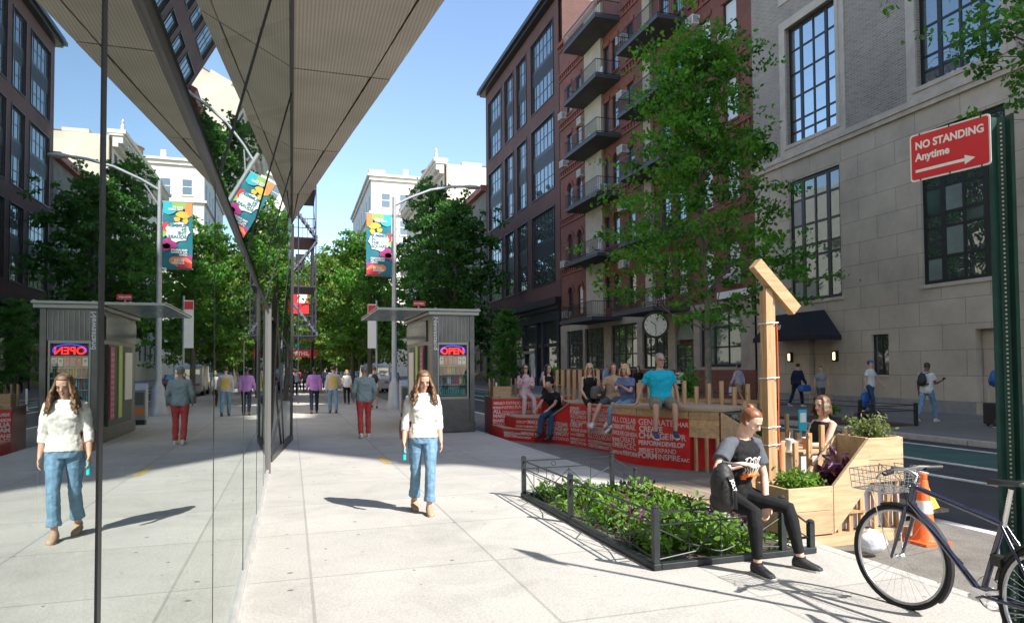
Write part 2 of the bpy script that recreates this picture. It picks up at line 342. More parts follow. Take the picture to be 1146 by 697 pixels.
# ------------------------------------------------------------------ limestone building
brick('limestone',(.56,.48,.375),(.50,.43,.34),(.30,.26,.21),1.75,.868,.012,zoff=-.4,yoff=.3,var=.3,vs=.45,bump=.3)
brick('buff_brick',(.36,.305,.25),(.25,.205,.165),(.42,.38,.32),.32,.095,.02,var=.2,vs=.5,bump=.8)
mat('limestone_trim',(.5,.44,.365),.8,var=.15,vs=2,bump=.2)
mat('granite_base',(.27,.26,.25),.7,var=.2,vs=3,bump=.3)
mat('awning_black',(.012,.013,.02),.8,bump=.1,bs=60)
mat('sconce_glow',(.9,.6,.3),.5,emis=(1,.62,.25),es=3)
mat('dark_interior',(.01,.008,.007),.9)
mat('white_paper',(.75,.75,.74),.7)
B1=thing('limestone_building','pale limestone building with tall black gridded windows and a black awning','building',(0,0,0))
cols=[(22.22,25.2),(15.4,18.48),(8.6,11.7),(1.8,4.9),(-5,-1.9),(-11.5,-8.6)]
ops=[(a,c,4.45,9.86) for a,c in cols]; doors=[(22.83,24.2,0.02,2.77),(15.4,16.6,0.02,2.8),(20.0,20.8,1.27,2.81)]
b=MB(); wall_x(b,WX,-14,27.6,0,10.7,ops+doors,.3)
b.box(WX+.32,45,-14,27.6,0,10.7); b.build('lower_wall','limestone',B1)
uo=[]
for k in range(3): uo+=[(a,c,11.52+7*k,16.85+7*k) for a,c in cols]
b=MB(); wall_x(b,WX,-14,27.6,11.1,31.5,uo,.3); b.box(WX+.32,45,-14,27.6,11.1,31.5); b.build('upper_wall','buff_brick',B1)
b=MB(); b.box(WX-.12,WX+.3,-14.1,27.6,10.7,10.88); b.box(WX-.18,WX+.3,-14.15,27.6,10.88,11.1); b.box(WX-.3,WX+.3,-14.2,27.6,30.7,31.0); b.box(WX-.45,WX+.4,-14.3,27.6,31.0,31.5); b.build('belt_course','limestone_trim',B1)
b=MB(); ys=[-13.03,-11,15.38]; 
for a,c in [(-13.05,15.38),(16.62,22.8),(24.22,27.6)]: b.box(WX-.05,WX-.003,a,c,0,.42)
b.build('granite_plinth','granite_base',B1)
for k in range(3):
    for a,c in cols:
        z0,z1=11.52+7*k,16.85+7*k
        b=MB()
        for e,g,x in [(.42,.14,.05),(.16,.0,.1)]:
            b.box(WX-x,WX-.002,a-e,a-g,z0-e,z1+e); b.box(WX-x,WX-.002,c+g,c+e,z0-e,z1+e); b.box(WX-x,WX-.002,a-g,c+g,z0-e,z0-g); b.box(WX-x,WX-.002,a-g,c+g,z1+g,z1+e)
        b.build('window_surround','limestone_trim',B1)
        if k<2 or a>0: window(B1,WX+.16,a,c,z0,z1,4 if a!=15.4 else 4,[.1,.2,.4,.6,.8] if k==0 else 6,'pane_strong' if a>20 else 'pane_reflect',bays=(1,3),bar=.085,edge=.12)
for a,c in cols:
    window(B1,WX+.1,a,c,4.45,9.86,4,[.17,.36,.45,.62,.83],'pane_teal' if a>20 else 'pane_reflect',bays=(1,3),bar=.10,edge=.14)
    b=MB(); b.box(WX-.06,WX+.1,a-.08,c+.08,4.32,4.45); b.build('sill','limestone_trim',B1)
    zf=[0,.17,.36,.45,.62,.83,1]; wk=random.Random(int(a*7)); dy=(c-a)/4
    for i in range(4):
        zt_=9.75-wk.choice([0,.1,.4]); 
        for j in range(6):
            if wk.random()<.36:
                MB().box(WX+.125,WX+.132,a+i*dy+.03,a+(i+1)*dy-.03,4.45+5.41*zf[j]+.05,4.45+5.41*zf[j+1]-.05).build('window_blind','pane_blind' if wk.random()<.5 else 'pane_green',B1)
o=window(B1,WX+.12,20.0,20.8,1.27,2.81,2,1,'pane_store',bar=.03,edge=.05)
b=MB(); b.box(WX-.04,WX+.1,19.95,20.85,1.18,1.268); b.build('sill','limestone_trim',B1)
d=MB(); d.box(WX+.5,WX+.56,22.83,24.2,.02,2.77).build('door','dark_interior',B1)
d=MB(); d.box(WX+.9,WX+.95,15.4,16.6,.02,2.8).build('door','dark_interior',B1)
d=MB(); d.box(WX+.2,WX+.9,15.3,15.398,.02,2.8); d.build('door_frame','black_frame',B1)
aw=MB(); y0,y1,zb,zt=22.3,26.0,2.86,3.98; xo,xi=19.85,WX-.005
aw.add([(xi,y0,zb),(xo,y0,zb),(xo,y1,zb),(xi,y1,zb),(xi,y0+.9,zt),(xi,y1-1.2,zt),(xo+.15,y1-1.4,zt-.15),(xo+.15,y0+1.1,zt-.15)],[(0,1,7,4),(1,2,6,7),(2,3,5,6),(4,7,6,5),(0,4,5,3)])
aw.box(xo-.01,xi,y0-.008,y0+.002,zb-.18,zb+.01); aw.box(xo-.01,xo,y0,y1,zb-.18,zb+.01); ao=aw.build('awning','awning_black',B1)
text('8',.35,'white_paper',(xo+.045,y1-1.6,zb+.33),(0,-1,0),(.2,0,1),ao,.003,.01,name='house_number')
for y in (25.24,22.58):
    s=MB().box(WX-.14,WX-.002,y-.1,y+.1,1.8,2.24).build('wall_lamp','black_frame',B1); MB().box(WX-.15,WX-.142,y-.055,y+.055,1.87,2.17).build('lamp_glass','sconce_glow',s)
# unseen roof boxes, added so gaps between them band the shadow on the near pavement
for (a,c,x0,h) in [(-14.2,-9.6,WX-.3,5.2),(-8.7,-7.3,WX-.1,4.6),(-6.9,-5.5,WX+.2,4.0),(-4.7,-3.2,WX+.4,3.0),(-2.4,2.5,WX+.2,4.4),(3.6,4.6,WX+.1,2.6),(6,15,WX+.3,5)]:
    MB().box(x0,x0+6,a,c,31.5,31.5+h).build('bulkhead_or_shade_box','buff_brick',B1)
# ------------------------------------------------------------------ red brick building with balconies
brick('red_brick',(.27,.085,.055),(.2,.062,.042),(.17,.1,.08),.22,.075,.01,var=.35,vs=.5)
mat('red_trim',(.2,.062,.042),.8,var=.3,vs=3,bump=.3)
mat('tan_stone',(.36,.31,.25),.8,var=.2,vs=1.5,bump=.2)
mat('beige_stucco',(.42,.38,.3),.8,var=.15,vs=1)
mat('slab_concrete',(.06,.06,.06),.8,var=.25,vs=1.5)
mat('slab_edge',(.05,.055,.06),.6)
mat('rail_black',(.015,.015,.017),.45)
mat('ac_white',(.6,.6,.57),.5); mat('ac_grille',(.28,.28,.27),.6)
mat('blind_white',(.6,.62,.6),.3,spec=.8)
B2=thing('red_brick_building','red brick apartment building with stacked dark balconies and window air conditioners','building')
levels=[5.0,9.3,13.4,17.4,21.4,25.5]
wc=[(28.75,29.85),(31.0,32.0),(33.6,34.6),(35.2,36.2),(37.1,38.0),(39.6,40.5),(41.8,42.7),(43.2,44.0),(48.1,49.0),(50.0,50.9)]
ops=[]; arch=[]
for L in levels[:5]:
    for (a,c) in wc: ops.append((a,c,L+.75,L+3.0)); arch.append((a,c,L+3.0,L<14))
b=MB(); wall_x(b,WX,27.62,52.5,5.0,28.2,ops,.22); b.box(WX+.3,40,27.62,52.5,0,28.2)
for (a,c,z,isarch) in arch:
    if isarch:
        r=(c-a)/2; cy=(a+c)/2
        for sg in (-1,1):
            e=a if sg<0 else c
            pts=[(WX-.002,e,z),(WX-.002,e,z-r)]+[(WX-.002,cy+sg*r*math.cos(t),z-r+r*math.sin(t)) for t in [PI*i/12 for i in range(1,7)]]
            b.prism(pts,(.2,0,0))
b.build('wall','red_brick',B2)
for (a,c,z,isarch) in arch:
    b=MB(); cy=(a+c)/2; r=(c-a)/2
    if isarch:
        n=9
        for i in range(n):
            t0,t1=PI*i/n,PI*(i+.86)/n
            p=lambda q,t:(WX-.07,cy+q*math.cos(t),z-r+q*math.sin(t))
            b.prism([p(r+.02,t0),p(r+.3,t0),p(r+.3,t1),p(r+.02,t1)],(.066,0,0))
    else:
        b.box(WX-.07,WX-.003,a-.15,c+.15,z+.0,z+.3)
    b.build('window_arch','red_trim',B2)
    MB().box(WX-.08,WX-.003,a-.1,c+.1,z-2.37,z-2.25).build('window_sill','red_trim',B2)
for L in levels[1:]+[28.0]:
    for (y0,y1) in [(27.7,33.0),(47.4,52.4),(38.6,41.2)]:
        b=MB()
        b.box(WX-.1,WX-.003,y0,y1,L-.18,L-.05); b.box(WX-.14,WX-.003,y0,y1,L+.3,L+.42)
        y=y0+.1
        while y<y1-.2: b.box(WX-.08,WX-.003,y,y+.16,L-.05,L+.3); y+=.42
        b.build('corbel_band','red_trim',B2)
b=MB()
b.box(WX-.25,WX+.1,27.65,52.45,28.2,28.5)
b.build('parapet','red_trim',B2)
for L in levels[:5]:
    for (a,c) in wc:
        window(B2,WX+.1,a,c,L+.75,L+3.0,1 if a>29 else 1,2,rnd.choice(['pane_store','pane_reflect','blind_white','pane_teal']) if a>33 else 'blind_white',bar=.06,edge=.07)
def balcony(y0,y1,L,depth):
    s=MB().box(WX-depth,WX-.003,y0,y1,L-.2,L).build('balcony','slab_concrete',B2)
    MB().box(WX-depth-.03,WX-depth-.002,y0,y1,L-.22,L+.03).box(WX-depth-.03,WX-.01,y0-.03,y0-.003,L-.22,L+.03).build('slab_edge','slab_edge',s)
    r=MB(); x=WX-depth+.04
    for z in (L+.12,L+1.05): r.box(x-.02,x+.02,y0+.02,y1-.02,z-.02,z+.02); r.box(x+.022,WX-.01,y0+.02,y0+.06,z-.02,z+.02); r.box(x+.022,WX-.01,y1-.06,y1-.02,z-.02,z+.02)
    y=y0+.04
    while y<y1: r.box(x-.009,x+.009,y,y+.018,L+.14,L+1.03); y+=.13
    q=x+.1
    while q<WX-.05: r.box(q,q+.018,y0+.03,y0+.048,L+.14,L+1.03); r.box(q,q+.018,y1-.048,y1-.03,L+.14,L+1.03); q+=.13
    r.build('balcony_railing','rail_black',s)
for i,L in enumerate(levels):
    balcony(41.45,47.15,L,1.85 if i else 2.3)
    balcony(33.2,38.25,L-.05,1.9 if i else 2.4)
b=MB()
for y0,y1 in [(44.1,47.0),(35.9,38.0)]: b.box(WX-.22,WX-.003,y0+ (0 if y0>40 else 1.2),y1,5.0,27.9)
b.build('stucco_pier','beige_stucco',B2)
def acunit(y,z):
    a=MB().box(WX-.48,WX+.1,y-.38,y+.38,z,z+.52).build('air_conditioner','ac_white',B2,bevel=.02)
    g=MB()
    for k in range(7): g.box(WX-.495,WX-.482,y-.33,y+.33,z+.06+k*.06,z+.09+k*.06)
    for k in range(6): g.box(WX-.43+k*.05,WX-.40+k*.05,y-.389,y-.382,z+.08,z+.44)
    g.build('grille','ac_grille',a)
for (y,z) in [(40.85,23.4),(40.85,19.55),(40.85,12.05),(40.85,15.9),(40.85,8.2),(52.0-.6,21.4+.5),(51.2,17.9),(51.0,5.6),(51.2,9.7),(47.6,20.2),(47.7,16.2),(32.3,20.4),(31.5,18.1),(29.3,18.15),(44.3,14.2),(29.3,5.75)]: acunit(y,z)
# balcony clutter
mat('chair_white',(.6,.6,.58),.5); mat('pot_clay',(.3,.12,.06),.8)
CHL={(43,9.3):'right hand white chair on the left balcony two levels above the clock',(45,9.3):'left hand white chair on the left balcony two levels above the clock',(42.4,21.4):'white chair on the second highest left balcony',(36,5.0):'left white chair on the lowest right hand balcony',(34.5,5.0):'right white chair on the lowest right hand balcony',(44.5,17.4):'white chair on the left balcony at the middle level'}
for (y,L) in [(43,9.3),(45,9.3),(42.4,21.4),(36,5.0),(34.5,5.0),(44.5,17.4)]:
    q=MB(); x=WX-1.2
    for dx,dy in ((-.2,-.2),(.2,-.2),(-.2,.2),(.2,.2)): q.tube([(x+dx,y+dy,L),(x+dx*.8,y+dy*.8,L+.45)],.015,6)
    q.box(x-.22,x+.22,y-.22,y+.22,L+.45,L+.48); q.box(x+.2,x+.23,y-.22,y+.22,L+.5,L+.95)
    tag(q.build('balcony_chair','chair_white'),CHL[(y,L)],'chair','white chairs on the balconies')
# ground floor of the red building
B2g=MB(); gops=[(44.3,47.6,1.5,4.5),(48.0,51.2,1.5,4.5),(39.4,43.2,1.5,4.5),(35.6,38.7,1.5,4.5),(28.7,32.3,1.6,4.7),(32.9,34.8,.05,4.3)]
wall_x(B2g,WX-.1,27.62,52.5,1.45,5.0,gops,.35); B2g.build('stone_base','tan_stone',B2)
b=MB(); 
for a,c in [(27.62,32.88),(34.82,52.5)]: b.box(WX-.14,WX+.1,a,c,0,1.447)
b.build('brick_plinth','red_brick',B2)
for k,(a,c,e,f) in enumerate(gops[:5]):
    window(B2,WX+.05,a,c,e,f,4 if k<4 else 3,3,'pane_teal' if k==4 else 'pane_reflect',bar=.09,edge=.14,bays=(2,))
b=MB(); b.box(WX,WX+.06,32.92,34.78,.05,2.9); dr=b.build('door','black_frame',B2)
MB().box(WX-.02,WX-.002,33.1,33.75,.4,2.8).box(WX-.02,WX-.002,33.95,34.6,.4,2.8).build('pane','pane_reflect',dr)
b=MB(); b.prism([(WX-.02,33.85+.85*math.cos(t),3.15+.95*math.sin(t)) for t in [PI*i/16 for i in range(17)]],(.05,0,0)); b.build('fanlight','pane_blind',B2)
b=MB(); b.box(WX-.2,WX-.104,27.7,30.5,5.1,5.45); b.build('wall_plaque','white_paper',B2)
# ------------------------------------------------------------------ dark brown brick building
brick('brown_brick',(.17,.08,.065),(.135,.064,.054),(.1,.06,.05),.22,.075,.01,var=.3,vs=.4)
mat('black_metal',(.018,.02,.024),.45,var=.2,vs=3); mat('spandrel',(.03,.034,.042),.5); mat('pane_blue',(.03,.04,.05),.1,spec=1)
B3=thing('brown_brick_building','dark brown brick building with large black double height windows and heavy black cornice','building')
gy=[(53.9,59.5),(61.0,63.75),(65.0,67.8),(69.1,74.0)]; gz=[(9.0,15.4),(17.0,23.45),(25.05,31.6)]
ops=[(a,c,e,f) for a,c in gy for e,f in gz]
b=MB(); wall_x(b,WX,52.62,75.2,7.5,33,ops,.3); b.box(WX+.33,42,52.62,75.2,0,33); 
b.build('wall','brown_brick',B3)
for a,c in gy:
    nx=6 if c-a>5 else (3 if c-a<3 else 5)
    for e,f in gz:
        h=(f-e); s0=e+h*.40; s1=e+h*.60
        fr=MB()
        for (p,q,r,s) in [(a-.1,a,e-.1,f+.1),(c,c+.1,e-.1,f+.1),(a,c,e-.1,e),(a,c,f,f+.1)]: fr.box(WX-.07,WX+.02,p,q,r,s)
        fr.build('window_casing','black_metal',B3)
        window(B3,WX+.12,a,c,e,s0,nx,2,'pane_reflect',bar=.07,edge=.12); window(B3,WX+.12,a,c,s1,f,nx,2,'pane_reflect',bar=.07,edge=.12)
        sp=MB().box(WX+.1,WX+.2,a,c,s0+.002,s1-.002)
        for k in range(5): sp.box(WX+.06,WX+.1,a+.05,c-.05,s0+.12+k*(s1-s0-.2)/5,s0+.16+k*(s1-s0-.2)/5)
        sp.build('spandrel_panel','spandrel',B3)
b=MB(); b.box(WX-.9,WX+.3,52.3,75.9,33.25,33.6); b.box(WX-.6,WX+.3,52.4,75.6,32.95,33.25); b.box(WX-.75,WX+.3,52.35,75.75,33.6,33.9); b.build('cornice','black_metal',B3)
b=MB(); b.box(WX-.5,WX+.3,52.62,75.2,6.9,7.5); b.box(WX-.3,WX+.3,52.62,75.2,6.5,6.9); b.box(WX-.15,WX+.3,52.62,75.2,5.6,6.5); b.build('storefront_cornice','black_metal',B3)
b=MB()
y=52.7
for y in (52.7,56.4,58.0,61.8,65.6,69.4,74.6): b.box(WX-.2,WX+.3,y,y+.5,0,5.6)
b.box(WX-.1,WX+.3,52.7,75.1,0,.7); b.box(WX-.1,WX+.3,52.7,75.1,3.4,3.7); b.build('storefront_frame','black_metal',B3)
b=MB(); b.box(WX+.1,WX+.14,53.2,75,.7,5.6); b.build('storefront_glass','pane_store',B3)
MB().box(WX-.55,WX-.21,58.6,61.7,2.9,3.15).build('storefront_lintel','tan_stone',B3)
for y in (58.55,61.2): MB().box(WX-.5,WX-.25,y,y+.15,.05,2.9).build('storefront_pillar','white_paper',B3)
window(B3,0,0,.01,0,.01,1,1,'pane_reflect') if False else None
f=MB().box(24.5,27,52.52,52.6,28.8,31.3); sw=f.build('side_window','black_metal',B3)
g=MB()
for k in range(5): g.box(24.65+k*.46,25.0+k*.46,52.49,52.52,29,31.1)
g.build('pane','pane_reflect',sw)
# penthouse of that building
b=MB().box(24,36,56,74,33,37.3); b.build('penthouse_wall','tan_stone',B3)
b=MB().box(22.2,22.25,54,74,33.9,35.3); b.build('terrace_glass','pane_blue',B3)
b=MB()
for k in range(11): b.box(22.15,22.2,54+k*2,54.08+k*2,33.9,35.35)
b.box(22.12,22.22,54,74.1,35.3,35.4); b.build('terrace_railing','rail_black',B3)
# ------------------------------------------------------------------ buildings further up the street
mat('grey_stone',(.17,.155,.135),.85,var=.3,vs=1,bump=.3)
mat('cream_wall',(.62,.56,.46),.85,var=.14,vs=.25,bump=.2,bs=3)
mat('white_stone',(.66,.62,.55),.8,var=.1,vs=.4); mat('roof_red',(.3,.09,.07),.7); mat('tank_wood',(.3,.2,.13),.8); mat('metal_grey',(.3,.31,.33),.4,metal=.6)
B4=thing('grey_stone_building','grey stone row building with dark window bays beside the brown brick building','building')
ops=[(a,a+1.5,z,z+2.2) for a in (76.8,80.2,83.6,87,90.4,93.8) for z in (1.2,5.3,9.4,13.4,17.4)]
b=MB(); wall_x(b,WX,75.3,97.5,0,22,ops,.3); b.box(WX+.33,40,75.3,97.5,0,22); b.build('wall','grey_stone',B4)
for (a,c,e,f) in ops: window(B4,WX+.1,a,c,e,f,2,2,'pane_store',bar=.08)
MB().box(WX-.6,WX+.3,75.3,97.5,22,22.7).build('cornice','roof_red',B4)
b=MB()
for k in range(5): b.box(WX-1.6+k*.3,WX,78,80.4,k*.2,k*.2+.2)
b.build('front_stoop','tan_stone',B4)
B5=thing('cream_wall_building','cream building with blank sunlit side wall and deep bracketed cornice','building')
ops=[(a,a+1.6,z,z+2.4) for a in range(99,131,4) for z in (3,8,13,18,23,27.3)]
b=MB(); wall_x(b,WX,97.6,132,0,31.5,ops,.3); b.box(WX+.33,48,97.6,132,0,31.6); b.build('wall','cream_wall',B5)
for q in ops: window(B5,WX+.1,*q,2,2,'pane_store',bar=.08)
b=MB(); b.box(WX-1.6,WX+.5,97.5,132,31.9,32.4); b.box(WX-1.3,WX+.3,97.55,132,31.6,31.9)
y=97.7
while y<132: b.box(WX-1.25,WX-.003,y,y+.35,30.7,31.6); b.box(WX-.7,WX-.004,y,y+.35,30.2,30.7); y+=1.0
b.build('bracket_cornice','white_stone',B5)
b=MB(); b.box(24,27,97.6,100,31.62,32.1); b.box(27,48,97.55,98,31.62,31.75,1); b.build('parapet',['cream_wall','roof_red'],B5)
MB().lathe((WX-1.2,97.9,32.4),[(.25,0),(.25,.5),(.12,.9),(.2,1.1),(.05,1.5)],8).build('finial','white_stone',B5)
MB().box(35.5,38.5,97.5,97.59,25.6,25.75).build('wall_scar','grey_stone',B5)
B6=thing('white_tower_building','tall white stone corner building with dark paired windows and a rooftop water tank','building')
WXb,WYb,H6=16.4,150,43.5
def side_openings(): pass
b=MB(); b.box(WXb,60,WYb,196,0,H6); b.build('wall','white_stone',B6)
b=MB()
b.box(WXb-.8,60,WYb-.8,196,H6,H6+.5); b.box(WXb-.4,60,WYb-.4,196,H6-.8,H6-.003); b.box(WXb-.5,60,WYb-.5,196,H6-8.2,H6-7.7); b.box(WXb-.3,60,WYb-.3,196,H6-16.2,H6-15.9)
b.box(WXb-.5,WXb+3,WYb-.5,WYb+3,H6+.5,H6+1.4); b.build('cornice','white_stone',B6)
for k in range(7):
    z=H6-6.6-k*4.6
    if k>=1: z-=1.2
    for j,x in enumerate([19.6,23.6,26.4,30,32.8,37,40,44,47.6]):
        w_=MB().box(x-.85,x+.85,WYb-.07,WYb-.01,z,z+3).build('window','pane_store',B6)
        MB().box(x-.95,x+.95,WYb-.12,WYb-.075,z+1.45,z+1.6).box(x-1.1,x+1.1,WYb-.2,WYb-.015,z-.35,z-.05).build('window_bar','white_stone',w_)
    for y in range(153,194,6):
        MB().box(WXb-.07,WXb-.01,y,y+1.6,z,z+3).build('window','pane_store',B6)
b=MB()
for dx,dy in ((-1.4,-1.4),(1.4,-1.4),(-1.4,1.4),(1.4,1.4)): b.tube([(33+dx,165+dy,H6+.4),(33+dx,165+dy,H6+3)],.15,6)
b.build('tank_legs','metal_grey',B6)
b=MB(); b.lathe((33,165,H6+2.8),[(2.6,0),(2.6,3.6),(2.9,3.6),(.1,5.4)],14); b.build('water_tank','tank_wood',B6)
MB().box(20,27,156,164,H6+.5,H6+2.2).box(24,25,153,154,H6,H6+3).build('bulkhead_or_shade_box','white_stone',B6)
B7=thing('distant_corner_building','distant pale building with arched windows and dark flat cornice above the far trees','building')
b=MB().box(9.5,16,239,260,0,37); b.build('wall','cream_wall',B7)
MB().box(8.6,17,238,261,37,39).build('cornice','spandrel',B7)
for x in (11,14):
    for z in (29,22,15): MB().box(x-.8,x+.8,238.9,238.99,z,z+4).build('window','pane_store',B7)
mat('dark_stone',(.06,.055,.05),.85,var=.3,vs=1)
B8=thing('distant_street_end_building','distant shaded building closing the far end of the street','building')
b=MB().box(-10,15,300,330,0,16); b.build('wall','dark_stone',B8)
for x in range(-8,15,4):
    for z in (3,7.5,12): MB().box(x,x+1.6,299.9,299.98,z,z+2.4).build('window','pane_store',B8)
MB().box(-10.5,15.5,299.5,330,16,16.8).build('cornice','spandrel',B8)
# ------------------------------------------------------------------ mirrored glass building on the left
glassmix('mirror_glass',(.86,.92,.90),(.6,.65,.63),0,lo=.36,hi=.89,bump=.012)
glassmix('inner_glass',(.8,.84,.83),(.7,.75,.74),0,lo=.25,hi=.6)
mat('steel',(.55,.54,.51),.42,metal=.35,var=.15,vs=5); mat('post_grey',(.16,.155,.15),.45,metal=.4); mat('dark_steel',(.05,.045,.045),.4,metal=.4)
mat('joint',(.03,.032,.034),.5); mat('room_floor',(.75,.73,.68),.6,var=.1,vs=1); mat('room_wall',(.16,.17,.17),.8); mat('pale_yellow',(.6,.52,.3),.7)
def soffit_mat():
    m=mat('soffit_mesh',(.27,.245,.205),.55,metal=.25); t=m.node_tree; b=t.nodes['Principled BSDF']
    tc=N(t,'TexCoord'); sp=N(t,'SeparateXYZ'); t.links.new(tc.outputs['Object'],sp.inputs[0]); s=[]
    for i,k in ((0,270),(1,3.1)):
        a=N(t,'Math',operation='MULTIPLY'); a.inputs[1].default_value=k; t.links.new(sp.outputs[i],a.inputs[0]); c=N(t,'Math',operation='SINE'); t.links.new(a.outputs[0],c.inputs[0]); s.append(c)
    mu=N(t,'Math',operation='MULTIPLY_ADD'); t.links.new(s[0].outputs[0],mu.inputs[0]); mu.inputs[1].default_value=.8
    q=N(t,'Math',operation='MULTIPLY'); q.inputs[1].default_value=.12; t.links.new(s[1].outputs[0],q.inputs[0]); t.links.new(q.outputs[0],mu.inputs[2])
    n=N(t,'TexNoise'); n.inputs['Scale'].default_value=1.3; n.inputs['Detail'].default_value=5; t.links.new(tc.outputs['Object'],n.inputs['Vector'])
    mr=N(t,'MapRange'); mr.inputs[1].default_value=-.4; mr.inputs[2].default_value=.6; mr.inputs[3].default_value=.78; mr.inputs[4].default_value=1.05; t.links.new(mu.outputs[0],mr.inputs[0])
    m2=N(t,'MapRange'); m2.inputs[1].default_value=.3; m2.inputs[2].default_value=.7; m2.inputs[3].default_value=.8; m2.inputs[4].default_value=1.15; t.links.new(n.outputs[0],m2.inputs[0])
    a=N(t,'Math',operation='MULTIPLY'); t.links.new(mr.outputs[0],a.inputs[0]); t.links.new(m2.outputs[0],a.inputs[1])
    mx=N(t,'Mix',data_type='RGBA',blend_type='MULTIPLY'); mx.inputs[0].default_value=1; mx.inputs[6].default_value=(.46,.415,.35,1); t.links.new(a.outputs[0],mx.inputs[7]); t.links.new(mx.outputs[2],b.inputs['Base Color'])
soffit_mat()
brick('facade_panel',(.86,.83,.77),(.8,.78,.73),(.10,.11,.12),1.6,3.4,.09,var=.1,vs=.3); brick('pale_brick',(.78,.72,.62),(.72,.66,.57),(.5,.46,.4),.22,.075,.01,var=.15,vs=.3)  # left fronts made this pale to bounce sunlight onto the shaded walls opposite
GX=-.353; TZ=2.56; CZ=3.9
GB=thing('glass_building','mirror glass building front with a perforated metal soffit jutting over the pavement','building')
js=[-6.74,-4.68,-2.62,-.56,1.5,3.55,5.72,7.85,9.7,11.4]
r2_=random.Random(3)
for i in range(len(js)-1):
    a,c=js[i]+.006,js[i+1]-.006; t0=r2_.uniform(-.0012,.0012); t1=r2_.uniform(-.0012,.0012)
    b=MB(); b.poly([(GX+t0,a,.1),(GX-t0,c,.1),(GX-t0+t1,c,TZ-.03),(GX+t0+t1,a,TZ-.03)]); b.build('lower_pane','mirror_glass',GB,fix=False)
    if i>=3:
        b=MB(); b.poly([(GX-.1,a,.1),(GX-.1,c,.1),(GX-.1,c,TZ-.03),(GX-.1,a,TZ-.03)]); b.build('inner_pane','inner_glass',GB,fix=False)
    b=MB(); s=.012
    b.poly([(GX+.02,a+.0,TZ+.03),(GX+.02,c,TZ+.03),(-.008,c,CZ-.03),(-.008,a,CZ-.03)]); b.build('upper_pane','mirror_glass',GB,fix=False)
for y in js[:-1]:
    b=MB()
    if abs(y-1.5)<.1: b.box(GX-.02,GX+.004,y-.014,y+.014,.05,TZ-.03)
    else: b.box(GX-.01,GX+.002,y-.006,y+.006,.1,TZ-.03)
    b.build('mullion','joint',GB)
    if y>-4: MB().bar((GX+.022,y,TZ+.03),(-.006,y,CZ-.03),.009,.008,upv=(0,1,0)).build('upper_joint','joint',GB)
b=MB(); b.box(GX-.06,GX+.012,-7,11.4,TZ-.028,TZ+.03); b.build('transom','dark_steel',GB)
b=MB(); b.box(GX-.05,GX+.02,-7,11.38,-.02,.08); b.box(GX+.021,GX+.045,-7,11.38,-.02,.02); b.build('base_rail','steel',GB)
b=MB(); b.box(GX-.02,GX+.045,11.4,11.5,0,2.6); b.build('end_post','post_grey',GB)
def ex(y):  # soffit edge X at a given Y
    pts=[(11.0,0.0),(9.0,.24),(7.35,.45),(5.27,.73),(4.03,.885),(0,1.4),(-8,2.5)]
    for (a,xa),(c,xc) in zip(pts,pts[1:]):
        if c<=y<=a: return xc+(xa-xc)*(y-c)/(a-c)
    return 0
sy=[11.0,9.7,7.85,5.72,3.55,1.5,-.56,-3,-8]
sy=[11.0,9.15,7.25,5.3,3.3,1.3,-.7,-3,-8]
g=.009
for i in range(len(sy)-1):
    a,c=sy[i],sy[i+1]; ia=max(0.0,ex(a)-.15); ic=max(0.0,ex(c)-.15)
    if i==0: ia=0.001
    P=[(.004,a-g,CZ),(max(ia,.006),a-g,CZ),(ic-g,c+g,CZ),(.004,c+g,CZ)]
    b=MB(); b.prism(P,(0,0,.04)); b.build('soffit_panel','soffit_mesh',GB)
    P=[(ia+g,a-g,CZ),(max(ex(a),ia+g+.002),a-g,CZ),(ex(c),c+g,CZ),(ic+g,c+g,CZ)]
    b=MB(); b.prism(P,(0,0,.04)); b.build('soffit_edge_panel','soffit_mesh',GB)
b=MB(); b.prism([(.003,11.0,CZ+.045),(ex(-8)-.01,-8,CZ+.045),(.003,-8,CZ+.045)],(0,0,.05)); b.build('soffit_backing','joint',GB)
b=MB(); b.prism([(-.05,11.3,CZ+.1),(.0,11.0,CZ+.1),(.87,4.03,CZ+.1),(2.48,-8,CZ+.1),(2.5,-14,CZ+.1),(-20,-14,CZ+.1),(-20,11.3,CZ+.1)],(0,0,20)); b.build('upper_storeys','facade_panel',GB)
b=MB(); b.bar((0,11.0,CZ-.01),(0,-8,CZ-.01),.02,.03); b.build('soffit_seam','joint',GB)
# glazed fold beyond the end post
b=MB(); b.poly([(-.36,12.9,.12),(0.0,16.8,.12),(.02,16.8,5.0),(-.2,12.9,3.9)]); b.build('end_pane','mirror_glass',GB,fix=False)
b=MB(); b.bar((-.36,12.9,.06),(0.0,16.8,.06),.08,.12); b.bar((-.33,12.9,2.55),(-.01,16.8,2.0),.03,.05); b.bar((-.355,12.9,.1),(-.01,16.8,2.0),.03,.04); b.bar((0,16.8,0),(.02,16.8,5.05),.06,.06,upv=(0,1,0)); b.bar((-.15,14.9,.1),(-.26,12.9,3.0),.03,.03,upv=(0,1,0)); b.bar((-.37,12.9,0),(-.37,12.9,3.9),.06,.06,upv=(0,1,0)); b.build('end_frame','dark_steel',GB)
b=MB(); b.add([(-.39,12.85,0),(-.1,16.86,0),(-.08,16.86,6),(-.3,12.85,6),(-3,16.86,0),(-3,16.86,6),(-3,12.85,0),(-3,12.85,6)],[(0,1,2,3),(1,4,5,2),(0,3,7,6)]); b.build('end_wall','dark_steel',GB)
MB().box(-8,GX-.15,11.5,11.7,0,CZ).box(-.55,-.42,11.5,12.86,0,CZ).build('return_wall','dark_steel',GB)
MB().box(-8,GX-.12,-7,11.5,-.1,.04).build('interior_floor','room_floor',GB)
